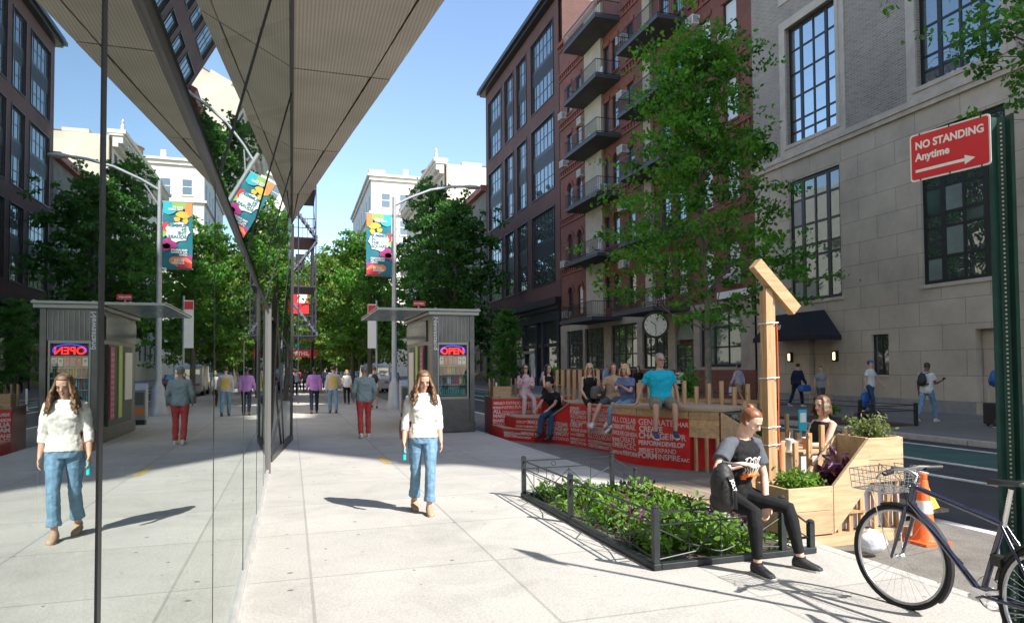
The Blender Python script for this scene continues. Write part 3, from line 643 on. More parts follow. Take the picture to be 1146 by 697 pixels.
MB().box(-8,-7.9,-7,11.5,.04,CZ).box(-8,GX-.4,-7,-6.9,.04,CZ).box(-8,GX-.12,-7,11.5,CZ-.05,CZ+.05).build('interior_wall','room_wall',GB)
b=MB(); b.box(-1.9,-1.86,2.4,3.6,.05,1.0); b.build('interior_notice','pale_yellow',GB)
b=MB(); b.box(-2.6,-1.4,5.6,6.8,.04,.8); b.build('interior_counter','room_floor',GB)
# neighbours behind the glass building on its side of the street
LB=thing('pale_brick_row','pale brick row building edge beyond the glass building on the left pavement','building')
MB().box(-20,-.6,17.2,140,0,17).build('wall','pale_brick',LB)  # hardly seen, edge-on; its pale tone is there to bounce sunlight
LB2=thing('fire_escape','tall dark blue steel fire escape scaffold rising beside the tip of the soffit','fire escape')
mat('escape_steel',(.03,.03,.06),.5,metal=.3); mat('escape_pale',(.11,.115,.17),.6)
b=MB()
for L in range(0,9):
    z=3.2+L*2.35; b.box(-.6,1.1,34,37.4,z,z+.05)
    for q in (z+.5,z+.95): b.tube([(1.1,34,q),(1.1,37.4,q)],.02,5); b.tube([(-.6,34,q),(1.1,34,q)],.02,5)
    for k in range(7): x=-.4+k*.22; b.box(x,x+.02,34,34.025,z+.05,z+.95)
b.build('landing','escape_steel',LB2)
b=MB()
for L in range(0,8):
    z=3.2+L*2.35; s=1 if L%2 else -1
    for o_ in (34.5,35.2):
        b.bar((.35-s*.85,o_,z+.1),(.35+s*.85,o_,z+2.4),.03,.08)
    for k in range(9):
        t=(k+.5)/9; b.box(.35-s*.85+s*1.7*t-.1,.35-s*.85+s*1.7*t+.1,34.5,35.2,z+.1+2.3*t,z+.13+2.3*t)
b.build('stair','escape_pale',LB2)
b=MB()
for x,y in ((1.1,34),(1.1,37.4),(.3,34),(-.3,37.4)): b.box(x-.025,x+.025,y-.025,y+.025,0 if x<1 else 3.2,22)
for L in range(8):
    z=3.2+L*2.35; b.bar((1.1,34,z),(1.1,37.4,z+2.35),.02,.02); 
b.build('scaffold_post','escape_steel',LB2)
GP=thing('signal_pole','slim black pole with a short upper arm beside the fire escape','pole')
b=MB(); b.tube([(1.15,42,0),(1.15,42,9.4)],.09,8); b.tube([(1.15,42,9.3),(-.6,42,8.6)],.09,8); b.box(.2,.7,41.9,42.1,7.6,8.4); b.build('pole','rail_black',GP)
mat('sign_red',(.55,.02,.03),.45); mat('green_canvas',(.02,.12,.07),.8)
SG=thing('hanging_red_sign','red framed projecting sign with white panel hanging over the far left pavement','sign')
MB().box(-.3,1.05,46,46.08,5.2,7.0).build('sign_board','sign_red',SG); MB().box(.35,.95,45.97,45.998,5.9,6.8).build('sign_face','white_paper',SG)
AW=thing('green_awning','green canvas shop awning with a red lettered valance','awning')
b=MB(); b.add([(-.6,48,3.7),(-.6,54,3.7),(1.6,54,2.95),(1.6,48,2.95),(-.6,48,2.95)],[(0,1,2,3),(0,3,4)]); b.build('canvas','green_canvas',AW,fix=False)
b=MB(); b.box(-.6,1.63,47.94,47.99,2.45,2.95); b.box(1.6,1.65,48,54,2.45,2.95); v=b.build('valance','sign_red',AW)
text('SMITHS',.36,'white_paper',(-.15,47.935,2.56),(1,0,0),(0,0,1),v,.003,.01)
# ------------------------------------------------------------------ trees
mat('bark',(.1,.085,.07),.9,var=.4,vs=8,bump=1,bs=14,stretch=(1,1,.25)); mat('bark_light',(.2,.175,.14),.9,var=.45,vs=7,bump=.8,bs=12)
leafmat('leaf_mid',(.035,.13,.02),(.11,.30,.04)); leafmat('leaf_tree',(.022,.10,.015),(.16,.42,.045),.5); leafmat('leaf_dark',(.03,.11,.022),(.085,.21,.035)); leafmat('leaf_fresh',(.08,.19,.03),(.2,.36,.07),.45)
leafmat('leaf_far',(.05,.13,.025),(.17,.29,.055)); leafmat('leaf_purple',(.05,.015,.05),(.16,.05,.14),.2); leafmat('leaf_sage',(.12,.17,.08),(.26,.32,.14),.35)
def leaf_quads(C0,size,rs,shape=.62,droop=.5,stem=False):
    n=len(C0); s=size*rs.uniform(.65,1.25,n)
    d=rs.normal(size=(n,3)); d[:,2]-=droop; d/=np.linalg.norm(d,axis=1)[:,None]
    k=rs.normal(size=(n,3)); u=np.cross(d,k); u/=np.linalg.norm(u,axis=1)[:,None]; nn=np.cross(d,u)
    L=s[:,None]*d; W=(s*shape/2)[:,None]*u; F=(s*.13)[:,None]*nn
    # six point leaf folded along its midrib
    P=np.stack([C0, C0+L*.35+W+F, C0+L*.75+W*.7+F, C0+L, C0+L*.75-W*.7+F, C0+L*.35-W+F],1).reshape(-1,3)
    b=np.arange(n)[:,None]*6; Fc=np.concatenate([b+np.array([0,1,2,3]),b+np.array([0,3,4,5])],1).reshape(-1,4)
    return P,Fc
def leaves_obj(name,C0,size,mt,parent,seed=1,**kw):
    rs=np.random.RandomState(seed); P,F=leaf_quads(np.asarray(C0,float),size,rs,**kw)
    me=bpy.data.meshes.new(name); me.vertices.add(len(P)); me.vertices.foreach_set('co',P.ravel().astype(np.float32)); nf=len(F)
    me.loops.add(nf*4); me.loops.foreach_set('vertex_index',F.ravel().astype(np.int32)); me.polygons.add(nf)
    me.polygons.foreach_set('loop_start',np.arange(nf,dtype=np.int32)*4)
    me.update(calc_edges=True); me.validate(); me.materials.append(M[mt]); o=bpy.data.objects.new(name,me); C.objects.link(o)
    if parent: o.parent=parent
    return o
def tree(name,label,group,x,y,h,cb,rad,nclump,nleaf,ls,mt,tr=.16,seed=1,lean=(0,0),barkm='bark',shape='oval',gap=.0,cat='tree',cx=0,cy=0,trunktop=None):
    rs=np.random.RandomState(seed); rr=random.Random(seed)
    t=thing(name,label,cat,(x,y,0),0,group)
    b=MB(); tt=trunktop or h*.82
    path=[Vector((lean[0]*(k/8)**1.3+math.sin(k*1.3+seed)*.04*k/3,lean[1]*(k/8)+math.cos(k*1.7+seed)*.04*k/3,tt*k/8)) for k in range(9)]
    b.tube(path,[tr*(1.25 if k==0 else 1)*(1-.85*k/8)+.015 for k in range(9)],10)
    cl=[]; 
    for i in range(nclump):
        f=(i+.5)/nclump; zz=cb+(h-cb)*f
        q=(zz-cb)/(h-cb)
        rmax=rad*{'pyr':(1.03-q)**1.15*1.15*min(1,.72+q*2.2),'oval':math.sin(PI*min(.97,max(.08,(q*.86+.12))))**.75,'cone':(1.05-q)**.8,'broad':(1-abs(q-.45)**1.6*2.2)**.8 if abs(q-.45)**1.6*2.2<1 else .2}[shape]
        a=i*2.399+rr.uniform(-.5,.5); rd=rmax*rr.uniform(.35,1.0)
        e=Vector((cx*q+rd*math.cos(a),cy*q+rd*math.sin(a),zz+rr.uniform(-.3,.3)))
        s_=path[min(8,max(2,int((zz-rd*.55)/tt*8)))]
        mid=(s_+e)/2+Vector((0,0,-.08*rd+rr.uniform(-.1,.2)))
        b.tube([s_,(s_+mid)/2+Vector((0,0,.05)),mid,e],[tr*.34,tr*.24,tr*.15,.012],5)
        cl.append((e,rmax))
        for k in range(3):
            o_=e*.5+mid*.5+Vector([rr.gauss(0,rad*.16) for _ in range(3)]); b.tube([mid,o_],[tr*.1,.006],4)
            cl.append((o_,rmax))
    b.build('trunk',barkm,t,smooth=True)
    pts=[]
    per=nleaf//len(cl)
    for e,rm in cl:
        k=int(per*rr.uniform(.45,1.5)); sg=rad*rr.uniform(.09,.2)
        # flat layered sprays
        nsub=max(3,k//22)
        sub=np.array(e)+rs.normal(size=(nsub,3))*[sg*1.2,sg*1.2,sg*.6]
        idx=rs.randint(0,nsub,k); pts.append(sub[idx]+rs.normal(size=(k,3))*[sg*.34,sg*.34,sg*.13])
    pts=np.concatenate(pts); leaves_obj('crown',pts,ls,mt,t,seed)
    return t
tree('street_tree','tall leafy street tree with slim pale trunk rising in front of the red brick building',None,14.75,21.9,14.2,4.95,4.2,50,18500,.18,'leaf_tree',.12,seed=5,barkm='bark_light',shape='pyr',lean=(-.1,.2),cx=-.5,cy=.1)
tree('street_tree','street tree whose leaves hang into the top right corner beside the limestone building',None,14.7,7.55,12.5,5.4,2.9,22,16000,.13,'leaf_mid',.14,seed=9)
tree('street_tree','large dark leafed street tree behind the kiosk on the far side of the road',None,14.9,63.5,17.8,4.0,4.5,40,17000,.34,'leaf_dark',.32,seed=12)
tree('street_tree','tall dark leafed street tree just right of the lamp head beyond the kiosk','dark street trees beyond the kiosk',15.1,74,21.5,5,4.7,34,14000,.4,'leaf_dark',.3,seed=14)
tree('street_tree','left pavement street tree nearest the banner pole with leaves behind the banner',None,4.0,37,9.0,3.2,3.0,26,9000,.2,'leaf_mid',.15,seed=21)
tree('street_tree','left pavement street tree with forked dark trunk above the grey haired walker',None,4.0,48,10.0,3.6,3.6,32,20000,.23,'leaf_far',.17,seed=23,shape='broad')
tree('street_tree','left pavement street tree standing above the man in the yellow vest',None,3.7,63,11.6,3.6,4.3,32,20000,.28,'leaf_far',.2,seed=25,shape='broad')
tree('street_tree','farthest left pavement street tree behind the black arm pole',None,3.4,84,13.5,3.4,5.5,30,16000,.36,'leaf_far',.22,seed=27,shape='broad')
tree('street_tree','distant street tree at the centre of the far road',None,11,118,16,4,8,34,16000,.55,'leaf_far',.3,seed=29,shape='broad')
tree('street_tree','distant pale green street tree left of the white tower',None,2,135,21,4,8,34,16000,.6,'leaf_far',.3,seed=31,shape='broad')
tree('street_tree','far street tree closing the view above the left pavement walkers',None,4.5,150,15,2,9,30,9000,.7,'leaf_dark',.3,seed=41,shape='broad')
tree('street_tree','far street tree closing the view over the middle of the road',None,14,170,15,2,9,30,9000,.7,'leaf_dark',.3,seed=43,shape='broad')
tree('young_tree','small conical young tree in front of the dark storefront',None,14.6,46.6,5.9,1.2,1.6,26,9000,.13,'leaf_mid',.06,seed=33,shape='cone')
# ------------------------------------------------------------------ newsstand kiosk
mat('kiosk_metal',(.10,.097,.088),.35,metal=.6,var=.25,vs=3); mat('kiosk_trim',(.22,.22,.2),.35,metal=.6); mat('canopy_glass',(.28,.38,.37),.2,spec=.8)
mat('neon_red',(.9,.05,.03),.4,emis=(1,.02,.015),es=1.1); mat('neon_blue',(.05,.1,.9),.4,emis=(.03,.08,1),es=.9); mat('kiosk_inside',(.05,.07,.07),.6)
mat('lime',(.45,.6,.1),.5); mat('magenta',(.5,.04,.14),.5); mat('lamp_grey',(.36,.38,.41),.45,metal=.3,var=.1)
K=thing('newsstand_kiosk','grey metal newsstand kiosk with a glass display case and a flat canopy','kiosk')
x0,x1,y0,y1=3.4,4.5,17.1,21.0
b=MB(); b.box(x0,x1,y0+.12,y1,.25,3.0); b.box(x0-.02,x1+.02,y0,y1+.02,.02,.25)
for x in (x0,x1-.12): b.box(x,x+.12,y0,y0+.117,.25,3.0)
b.box(x0+.12,x1-.12,y0+.03,y0+.117,2.3,3.0); b.box(x0+.12,x1-.12,y0+.03,y0+.117,.25,.85); b.build('kiosk_body','kiosk_metal',K)
b=MB()
for k in range(9): x=x0+.15+k*.1; b.box(x,x+.012,y0+.012,y0+.029,2.32,2.95)
b.box(x0-.1,x1+.1,y0-.1,y1+.1,3.0,3.08); b.box(x0+.13,x0+.17,y0+.0,y0+.118,.85,2.3); b.box(x1-.2,x1-.16,y0,y0+.118,.85,2.3)
b.box(x0+.171,x1-.201,y0+.005,y0+.118,.85,.92); b.box(x0+.171,x1-.201,y0+.005,y0+.118,2.24,2.3); b.build('kiosk_trim','kiosk_trim',K)
MB().box(x0+.17,x1-.2,y0+.1,y0+.118,.92,2.24).build('display_back','kiosk_inside',K)
pal=[('d_red',(.55,.04,.03)),('d_blue',(.04,.12,.5)),('d_green',(.05,.4,.15)),('d_white',(.7,.7,.68)),('d_yellow',(.65,.5,.06)),('d_teal',(.05,.4,.42)),('d_pink',(.6,.2,.25)),('d_black',(.02,.02,.02)),('d_brown',(.25,.14,.07))]
for n_,c_ in pal: mat(n_,c_,.4)
b=MB(); rk=random.Random(4)
for z,hh,n_ in [(.98,.17,13),(1.24,.2,13),(1.5,.2,13)]:
    for k in range(n_):
        x=x0+.21+k*.052; mi=rk.choice([0,1,2,3,4,5,7]) if z>1.1 else 5
        b.lathe((x,y0+.07,z),[(.019,0),(.019,hh*.55),(.009,hh*.75),(.01,hh)],7,mi)
for k in range(6): x=x0+.2+k*.118; b.box(x,x+.1,y0+.06,y0+.075,1.74,1.93,rk.choice([0,3,6,8])); b.ball((x+.05,y0+.058,1.86),(.028,.006,.035),8,6)
b.build('display_goods',[p[0] for p in pal],K)
b=MB()
for z in (.96,1.22,1.48,1.71,1.96): b.box(x0+.17,x1-.2,y0+.02,y0+.1,z-.012,z+.008)
for i in range(26): b.ball((x0+.2+.027*i+.0,y0+.03,2.18+.012*math.sin(i)),.008,6)
b.build('display_shelf','kiosk_trim',K)
o=[text('OPEN',.235,'neon_red',(x0+.22,y0+.01,2.0),(1,0,0),(0,0,1),None,.008,.004,sx=1.0)]
b=MB(); cx_,cz_=x0+.53,2.085
pts=[(cx_+.32*math.cos(t),y0+.0,cz_+.13*math.sin(t)) for t in [R(-25)+R(225)*i/22 for i in range(23)]]
b.tube(pts,.01,6); o.append(b.build('ring','neon_blue')); merge('neon_sign',o,K)
glassmix('case_glass',(.9,.9,.9),(.9,.95,.93),0,lo=.06,hi=.6)
MB().poly([(x0+.18,y0+.004,.93),(x1-.21,y0+.004,.93),(x1-.21,y0+.004,1.95),(x0+.18,y0+.004,1.95)]).build('case_pane','case_glass',K,fix=False)
b=MB(); b.box(x0-.06,x0-.002,17.9,20.3,.35,2.25); b.build('open_side','kiosk_inside',K)
b=MB(); b.box(x0-.09,x0-.061,17.95,18.3,.5,2.2,1); b.box(x0-.09,x0-.061,18.75,19.1,.5,2.25,0); b.box(x0-.09,x0-.061,19.4,20.2,.9,2.1,2)
for i in range(12):
    for j in range(2): b.box(x0-.1,x0-.091,17.98+j*.16,18.1+j*.16,.55+i*.13,.63+i*.13,3)
b.build('magazine_rack',['lime','magenta','d_white','d_pink'],K)
MB().box(x0-.04,x0-.002,17.75,20.9,2.35,2.9).build('side_fascia','pane_green',K)
text('Newsstand',.15,'white_paper',(x0+.04,y0-.004,2.95),(0,0,-1),(1,0,0),K,.002,.003,sx=1.25,name='newsstand_lettering')
b=MB(); b.box(2.02,x1+.1,y0-.15,y1+.15,3.1,3.125); b.build('canopy_glass','canopy_glass',K)
b=MB(); 
for k in range(10): b.box(2.0,x1+.12,y0-.15+k*.46,y0-.12+k*.46,3.126,3.15)
for x in (2.0,2.7,3.45,4.56): b.box(x,x+.03,y0-.15,y1+.15,3.15,3.17)
b.box(2.0,x1+.12,y0-.18,y0-.16,3.09,3.13); b.build('canopy_ribs','kiosk_trim',K)
# lamp post with banner
LP=thing('street_lamp','grey street lamp post with a long curved arm behind the kiosk','street lamp',(3.92,27.5,0))
b=MB(); b.lathe((0,0,0),[(.34,0),(.34,.2),(.26,.35),(.22,1.0),(.13,1.15),(.11,1.3),(.09,5),(.075,8.55)],12); b.build('pole','lamp_grey',LP,smooth=True)
b=MB(); b.tube([(0,0,8.2),(.6,0,8.55),(1.5,0,8.95),(2.4,0,9.15),(3.0,0,9.2)],.055,8); b.tube([(0,0,7.6),(.5,0,8.4)],.03,6); b.build('arm','lamp_grey',LP,smooth=True)
b=MB(); b.ball((3.25,0,9.2),(.38,.15,.09),12); b.build('lamp_head','lamp_grey',LP,smooth=True)
mat('ban_teal',(.01,.16,.22),.7); mat('ban_orange',(.75,.25,.08),.7); mat('ban_red',(.6,.04,.05),.7); mat('ban_yellow',(.75,.45,.06),.7); mat('ban_cyan',(.03,.42,.5),.7); mat('ban_plum',(.38,.03,.2),.7); mat('ban_green',(.25,.45,.1),.7)
BN=thing('street_banner','tall teal banner with bright blots and white lettering hung from the lamp post','banner',(3.92,27.38,0))
b=MB(); bx0,bx1,bz0,bz1=-1.12,-.12,5.35,7.78; P=[]
for i in range(13):
    z=bz0+(bz1-bz0)*i/12; P.append([(bx0+(bx1-bx0)*j/8,.02*math.sin(j*.9+i*.5),z) for j in range(9)])
b.grid(P); b2=MB(); b2.grid([[ (p[0],p[1]+.012,p[2]) for p in r] for r in P]); b.add(b2.v,b2.f); b.build('cloth','ban_teal',BN,smooth=True,fix=False)
b=MB(); yv=-.035
def blot(cx,cz,rx,rz,mi,n=14,j=.25,sd=1,dy=0):
    q=random.Random(sd); P=[]
    for i in range(n):
        t=2*PI*i/n; k=1+q.uniform(-j,j); P.append((min(bx1-.01,max(bx0+.01,cx+rx*k*math.cos(t))),yv-dy,min(bz1-.01,max(bz0+.01,cz+rz*k*math.sin(t)))))
    b.poly(P,mi)
blot(-.2,7.6,.42,.3,4,sd=2); blot(-.7,7.7,.3,.18,6,sd=3,dy=.002); blot(-1.02,7.55,.2,.3,1,sd=4,dy=.003); blot(-.78,7.3,.22,.12,3,sd=5,dy=.004); blot(-.6,7.15,.1,.09,3,sd=6,dy=.004); blot(-.88,7.08,.1,.12,3,sd=16,dy=.004)
blot(-.22,6.75,.17,.3,2,sd=7); blot(-.15,6.6,.08,.13,6,sd=8,dy=.002); blot(-.35,6.25,.28,.22,5,sd=9,dy=.001); blot(-.2,6.1,.2,.14,5,sd=10,dy=.001)
blot(-1.0,5.5,.32,.35,5,sd=11); blot(-.72,5.6,.38,.2,1,sd=12,dy=.002); blot(-.9,5.45,.3,.16,2,sd=13,dy=.003)
blot(-.62,6.68,.4,.36,7,n=22,j=.13,sd=14,dy=.006)
b.build('print',['ban_teal','ban_orange','ban_red','ban_yellow','ban_cyan','ban_plum','ban_green','white_paper'],BN,fix=False)
text('SUMMER\nIN\nTHE\nSQUARE',.165,'ban_teal',(-.92,yv-.012,6.86),(1,0,0),(0,0,1),BN,.001,.006,line=.85)
text('FREE EVENTS\nALL SUMMER\nLONG',.095,'white_paper',(-.95,yv-.008,5.98),(1,0,0),(0,0,1),BN,.001,.003,line=.9,name='small_lettering')
text('IN THE\nSQUARE',.11,'white_paper',(-.85,yv-.012,5.6),(1,0,0),(0,0,1),BN,.001,.005,line=.85,name='small_lettering')
text('JOIN IN\nTHIS WEEK',.1,'white_paper',(-.8,yv-.012,7.55),(1,0,0),(0,0,1),BN,.001,.004,line=.85,name='small_lettering')
for z in (bz0-.02,bz1+.02): MB().tube([(-1.15,0,z),(0,0.12,z)],.018,6).build('bracket','lamp_grey',BN)
b=MB(); b.box(-.45,-.05,-.15,-.12,2.6,4.7); s_=b.build('pole_sign','white_paper'); s_.location=(3.88,33,0); tag(s_,'tall narrow white and red notice on a pole left of the lamp base','sign')
s2=MB().box(-.43,-.07,-.165,-.152,4.3,4.65).build('sign_band','sign_red',s_)
MB().tube([(-.02,0,0),(-.02,0,4.9)],.05,8).build('sign_pole','lamp_grey',s_)
RS=thing('red_road_sign','small red sign showing just above the kiosk roof','sign'); MB().box(4.1,4.52,24,24.03,3.85,4.02).build('plate','sign_red',RS); MB().tube([(4.3,24.06,0),(4.3,24.06,4.0)],.03,6).build('pole','lamp_grey',RS)
text('STOP HERE',.068,'white_paper',(4.12,23.995,3.91),(1,0,0),(0,0,1),RS,.001,.002)
# clock on a post
mat('clock_face',(.8,.8,.76),.5); mat('post_green',(.01,.045,.035),.4,metal=.3,var=.3,vs=9); mat('post_dark',(.012,.02,.018),.5)
CK=thing('street_clock','round white faced street clock on a slim dark green post','clock',(14.55,25.4,0),R(-30))
b=MB(); b.tube([(0,0,0),(0,0,2.95)],.05,8); b.lathe((0,0,0),[(.14,0),(.14,.5),(.07,.65)],10); b.build('post','post_green',CK)
MB().lathe((0,0,3.38),[(.54,-.12),(.56,0),(.54,.12)],32,axis='y').build('clock_case','rail_black',CK,smooth=True)
MB().lathe((0,0,3.38),[(.46,-.135),(.46,-.122)],32,axis='y').build('clock_face','clock_face',CK)
b=MB()
for k in range(12):
    t=2*PI*k/12; b.bar((.37*math.sin(t),-.14,3.38+.37*math.cos(t)),(.43*math.sin(t),-.14,3.38+.43*math.cos(t)),.025,.006,upv=(0,1,0))
b.bar((0,-.142,3.38),(-.2,-.142,3.38+.16),.03,.006,upv=(0,1,0)); b.bar((0,-.143,3.38),(.02,-.143,3.38-.36),.022,.006,upv=(0,1,0)); b.build('clock_hands','rail_black',CK)
# ------------------------------------------------------------------ sign post with bicycle
def uposts(name,mt,parent,z1,w_=.075):
    b=MB(); p=[(-.042,-.004),(-.026,-.004),(-.016,.03),(.016,.03),(.026,-.004),(.042,-.004),(.042,-.0),(.028,0),(.018,.034),(-.018,.034),(-.028,0),(-.042,0)]
    b.prism([(x,y,0) for x,y in p],(0,0,z1)); o=b.build(name,mt,parent)
    return o
SP=thing('sign_post','perforated dark green steel sign post standing at the kerb','sign post',(4.0,2.92,0),R(-54)); 
b=MB(); W_=.052
b.box(-W_-.012,-W_+.006,-.018,.0,0,3.12); b.box(W_-.006,W_+.012,-.018,0,0,3.12); b.box(-.02,.02,.02,.028,0,3.12); b.add([(-W_+.006,-.009,0),(-.02,.02,0),(-.02,.028,0),(-W_+.0,.0,0),(-W_+.006,-.009,3.12),(-.02,.02,3.12),(-.02,.028,3.12),(-W_,.0,3.12)],[(0,1,5,4),(2,3,7,6),(4,5,6,7)]); b.add([(W_-.006,-.009,0),(.02,.02,0),(.02,.028,0),(W_,.0,0),(W_-.006,-.009,3.12),(.02,.02,3.12),(.02,.028,3.12),(W_,.0,3.12)],[(0,1,5,4),(2,3,7,6),(4,5,6,7)])
b.build('post','post_green',SP)
mat('hole_light',(.45,.47,.45),.8)
b=MB()
for k in range(118): b.lathe((.0,.0185,.06+k*.0258),[(.006,-.0012),(.006,0.0)],8,axis='y')
b.build('punched_holes','hole_light',SP)
NS=thing('parking_sign','red and white NO STANDING Anytime sign with a right pointing arrow','sign',(3.93,2.93,0),R(-90+12))
sw,sh=.475,.305; b=MB()
def rrect(x0,x1,z0,z1,r,y,d):
    P=[]
    for cx,cz,a in ((x1-r,z1-r,0),(x0+r,z1-r,90),(x0+r,z0+r,180),(x1-r,z0+r,270)):
        for k in range(5): t=R(a+k*22.5); P.append((cx+r*math.cos(t),y,cz+r*math.sin(t)))
    return P
sz0=2.83
MB().prism(rrect(-sw,0,sz0,sz0+sh,.02,-.0,0),(0,.003,0)).build('sign_back','white_paper',NS)
MB().prism(rrect(-sw+.01,-.01,sz0+.01,sz0+sh-.01,.016,-.002,0),(0,.0015,0)).build('sign_face','sign_red',NS)
text('NO STANDING',.068,'white_paper',(-sw+.035,-.0025,sz0+.205),(1,0,0),(0,0,1),NS,.0006,.0022,sx=.865)
text('Anytime',.068,'white_paper',(-sw+.035,-.0025,sz0+.13),(1,0,0),(0,0,1),NS,.0006,.0022,sx=.9)
b=MB(); b.box(-sw+.035,-.14,-.0035,-.0022,sz0+.055,sz0+.073); b.prism([(-.145,-.0035,sz0+.035),(-.085,-.0035,sz0+.064),(-.145,-.0035,sz0+.093)],(0,.0013,0)); b.build('arrow','white_paper',NS)
for k in (0,2,4):
    MB().box(-sw+.06+k*.09,-sw+.068+k*.09,-.0042,-.0023,sz0+.0,sz0+.012).build('bolt','post_dark',NS); MB().box(-sw+.06+k*.09,-sw+.068+k*.09,-.0042,-.0023,sz0+sh-.012,sz0+sh).build('bolt','post_dark',NS)
# bicycle
mat('tyre',(.015,.015,.015),.8); mat('rim',(.45,.45,.46),.3,metal=.8); mat('frame_blue',(.008,.011,.05),.25,spec=.7,coat=.6); mat('chrome',(.6,.6,.6),.22,metal=.95); mat('black_plastic',(.015,.015,.015),.55)
rear=Vector((3.80,2.56,.34)); front=Vector((3.97,3.68,.34)); hd=(front-rear); hd.z=0; hd.normalize()
BK=thing('bicycle','dark navy bicycle with silver wire basket leaning at the sign post','bicycle',(rear.x,rear.y,0),math.atan2(hd.y,hd.x))
# local frame: +X forward, Z up, rear hub at x=0
wb=(front-rear).length
def wheel(hub,steer):
    mt=Matrix.Translation(hub)@Matrix.Rotation(steer,4,'Z')
    o=thing_part=MB(); n=48
    o.tube([(.335*math.cos(2*PI*i/n),0,.335*math.sin(2*PI*i/n)) for i in range(n)],.017,8,closed=True); t=o.xf(mt).build('tyre','tyre',None,smooth=True)
    q=MB(); q.tube([(.312*math.cos(2*PI*i/n),0,.312*math.sin(2*PI*i/n)) for i in range(n)],.011,8,closed=True); w_=q.xf(mt).build('wheel','rim',BK,smooth=True); t.parent=w_
    s=MB()
    for i in range(32):
        a=2*PI*i/32; s2=1 if i%2 else -1; a2=a+(.35 if (i//2)%2 else -.35); s.tube([(.02*math.cos(a2),s2*.025,.02*math.sin(a2)),(.303*math.cos(a),0,.303*math.sin(a))],.0012,4)
    s.lathe((0,0,0),[(.012,-.05),(.022,-.028),(.014,0),(.022,.028),(.012,.05)],12,axis='y'); s.xf(mt).build('spokes','chrome',w_)
    f=MB(); n=26; rg=[]
    for i in range(n+1):
        a=R(12)+R(168)*i/n if steer==0 else R(-20)+R(150)*i/n
        if steer!=0: a=R(180)-a+R(20)
        c=(.365*math.cos(a),.365*math.sin(a)); rg.append([(c[0]*k,yy,c[1]*k) for yy,k in ((-.026,.955),(-.016,1),(.016,1),(.026,.955),(.014,.985),(-.014,.985))])
    f.rings(rg); f.xf(mt).build('mudguard','black_plastic',w_,smooth=True)
    return w_
steer=R(16)
wheel(Vector((0,0,.34)),0); wheel(Vector((wb,0,.34)),steer)
bbx=Vector((.46,0,.30)); seatT=Vector((.30,0,.76)); headT=Vector((wb-.15,0,.86)); headB=Vector((wb-.115,0,.73)); 
b=MB(); b.tube([bbx,seatT],.017,10); b.tube([seatT-Vector((0,0,.02)),headT-Vector((0,0,.02))],.017,10); b.tube([bbx,headB],.019,10); b.tube([headB,headT],.021,10)
for s in (-1,1): b.tube([bbx+Vector((-.02,s*.03,0)),(0,s*.06,.34)],.010,8); b.tube([seatT+Vector((0,s*.015,-.03)),(0,s*.06,.34)],.009,8)
b.tube([bbx+Vector((0,-.04,0)),bbx+Vector((0,.04,0))],.024,10); b.build('frame','frame_blue',BK,smooth=True)
st=Matrix.Translation((wb-.10,0,0))@Matrix.Rotation(steer,4,'Z')@Matrix.Translation((-(wb-.10),0,0))
hub=st@Vector((wb,0,.34)); 
b=MB()
for s in (-1,1):
    b.tube([st@Vector((wb-.11,s*.05,.71)),st@Vector((wb-.085,s*.055,.6)),hub+ (st.to_3x3()@Vector((0,s*.055,0)))],[.014,.014,.009],8)
b.tube([st@Vector((wb-.11,-.05,.71)),st@Vector((wb-.11,.05,.71))],.015,8); b.build('fork','frame_blue',BK,smooth=True)
b=MB(); hb=st@Vector((wb-.16,0,.91)); b.tube([headT,hb,st@Vector((wb-.09,0,.945))],.014,8); 
ctr=st@Vector((wb-.09,0,.945)); sid=st.to_3x3()@Vector((0,1,0)); fwd_=st.to_3x3()@Vector((1,0,0))
b.tube([ctr+sid*-.29-fwd_*.05,ctr+sid*-.12+Vector((0,0,.01)),ctr,ctr+sid*.12+Vector((0,0,.01)),ctr+sid*.29-fwd_*.05],.0125,8); b.tube([ctr+sid*-.18,ctr+sid*-.2+fwd_*.06+Vector((0,0,-.03)),ctr+sid*-.27+fwd_*.03+Vector((0,0,-.05))],.006,6); b.tube([ctr+sid*.18,ctr+sid*.2+fwd_*.06+Vector((0,0,-.03)),ctr+sid*.27+fwd_*.03+Vector((0,0,-.05))],.006,6)
for s in (-1,1): b.lathe(ctr+sid*s*.1+fwd_*.02,[(.02,-.02),(.024,0),(.02,.02)],10)
b.build('handlebar','chrome',BK,smooth=True)
for s in (-1,1): MB().tube([ctr+sid*s*.17-fwd_*.012,ctr+sid*s*.29-fwd_*.05],.018,10).build('grip','black_plastic',BK,smooth=True)
b=MB(); b.tube([seatT-Vector((0,0,.03)),seatT+Vector((-.055,0,.19))],.0135,8); b.build('seat_post','chrome',BK,smooth=True)
b=MB(); c_=seatT+Vector((-.05,0,.21)); rg=[]
for x,w_,z in [(-.13,.03,.015),(-.12,.07,.022),(-.06,.072,.02),(0,.04,.008),(.07,.02,.005),(.14,.014,.0),(.15,.006,-.004)]: rg.append([c_+Vector((x,w_*math.cos(t),z+.018*math.sin(t))) for t in [2*PI*i/10 for i in range(10)]])
b.rings(rg); b.build('saddle','black_plastic',BK,smooth=True)
b=MB(); ring=[(bbx.x+.095*math.cos(2*PI*i/36),-.05,bbx.z+.095*math.sin(2*PI*i/36)) for i in range(36)]
b.tube(ring,.005,5,closed=True)
for i in range(5): t=2*PI*i/5; b.tube([(bbx.x,-.05,bbx.z),(bbx.x+.09*math.cos(t),-.05,bbx.z+.09*math.sin(t))],.006,5)
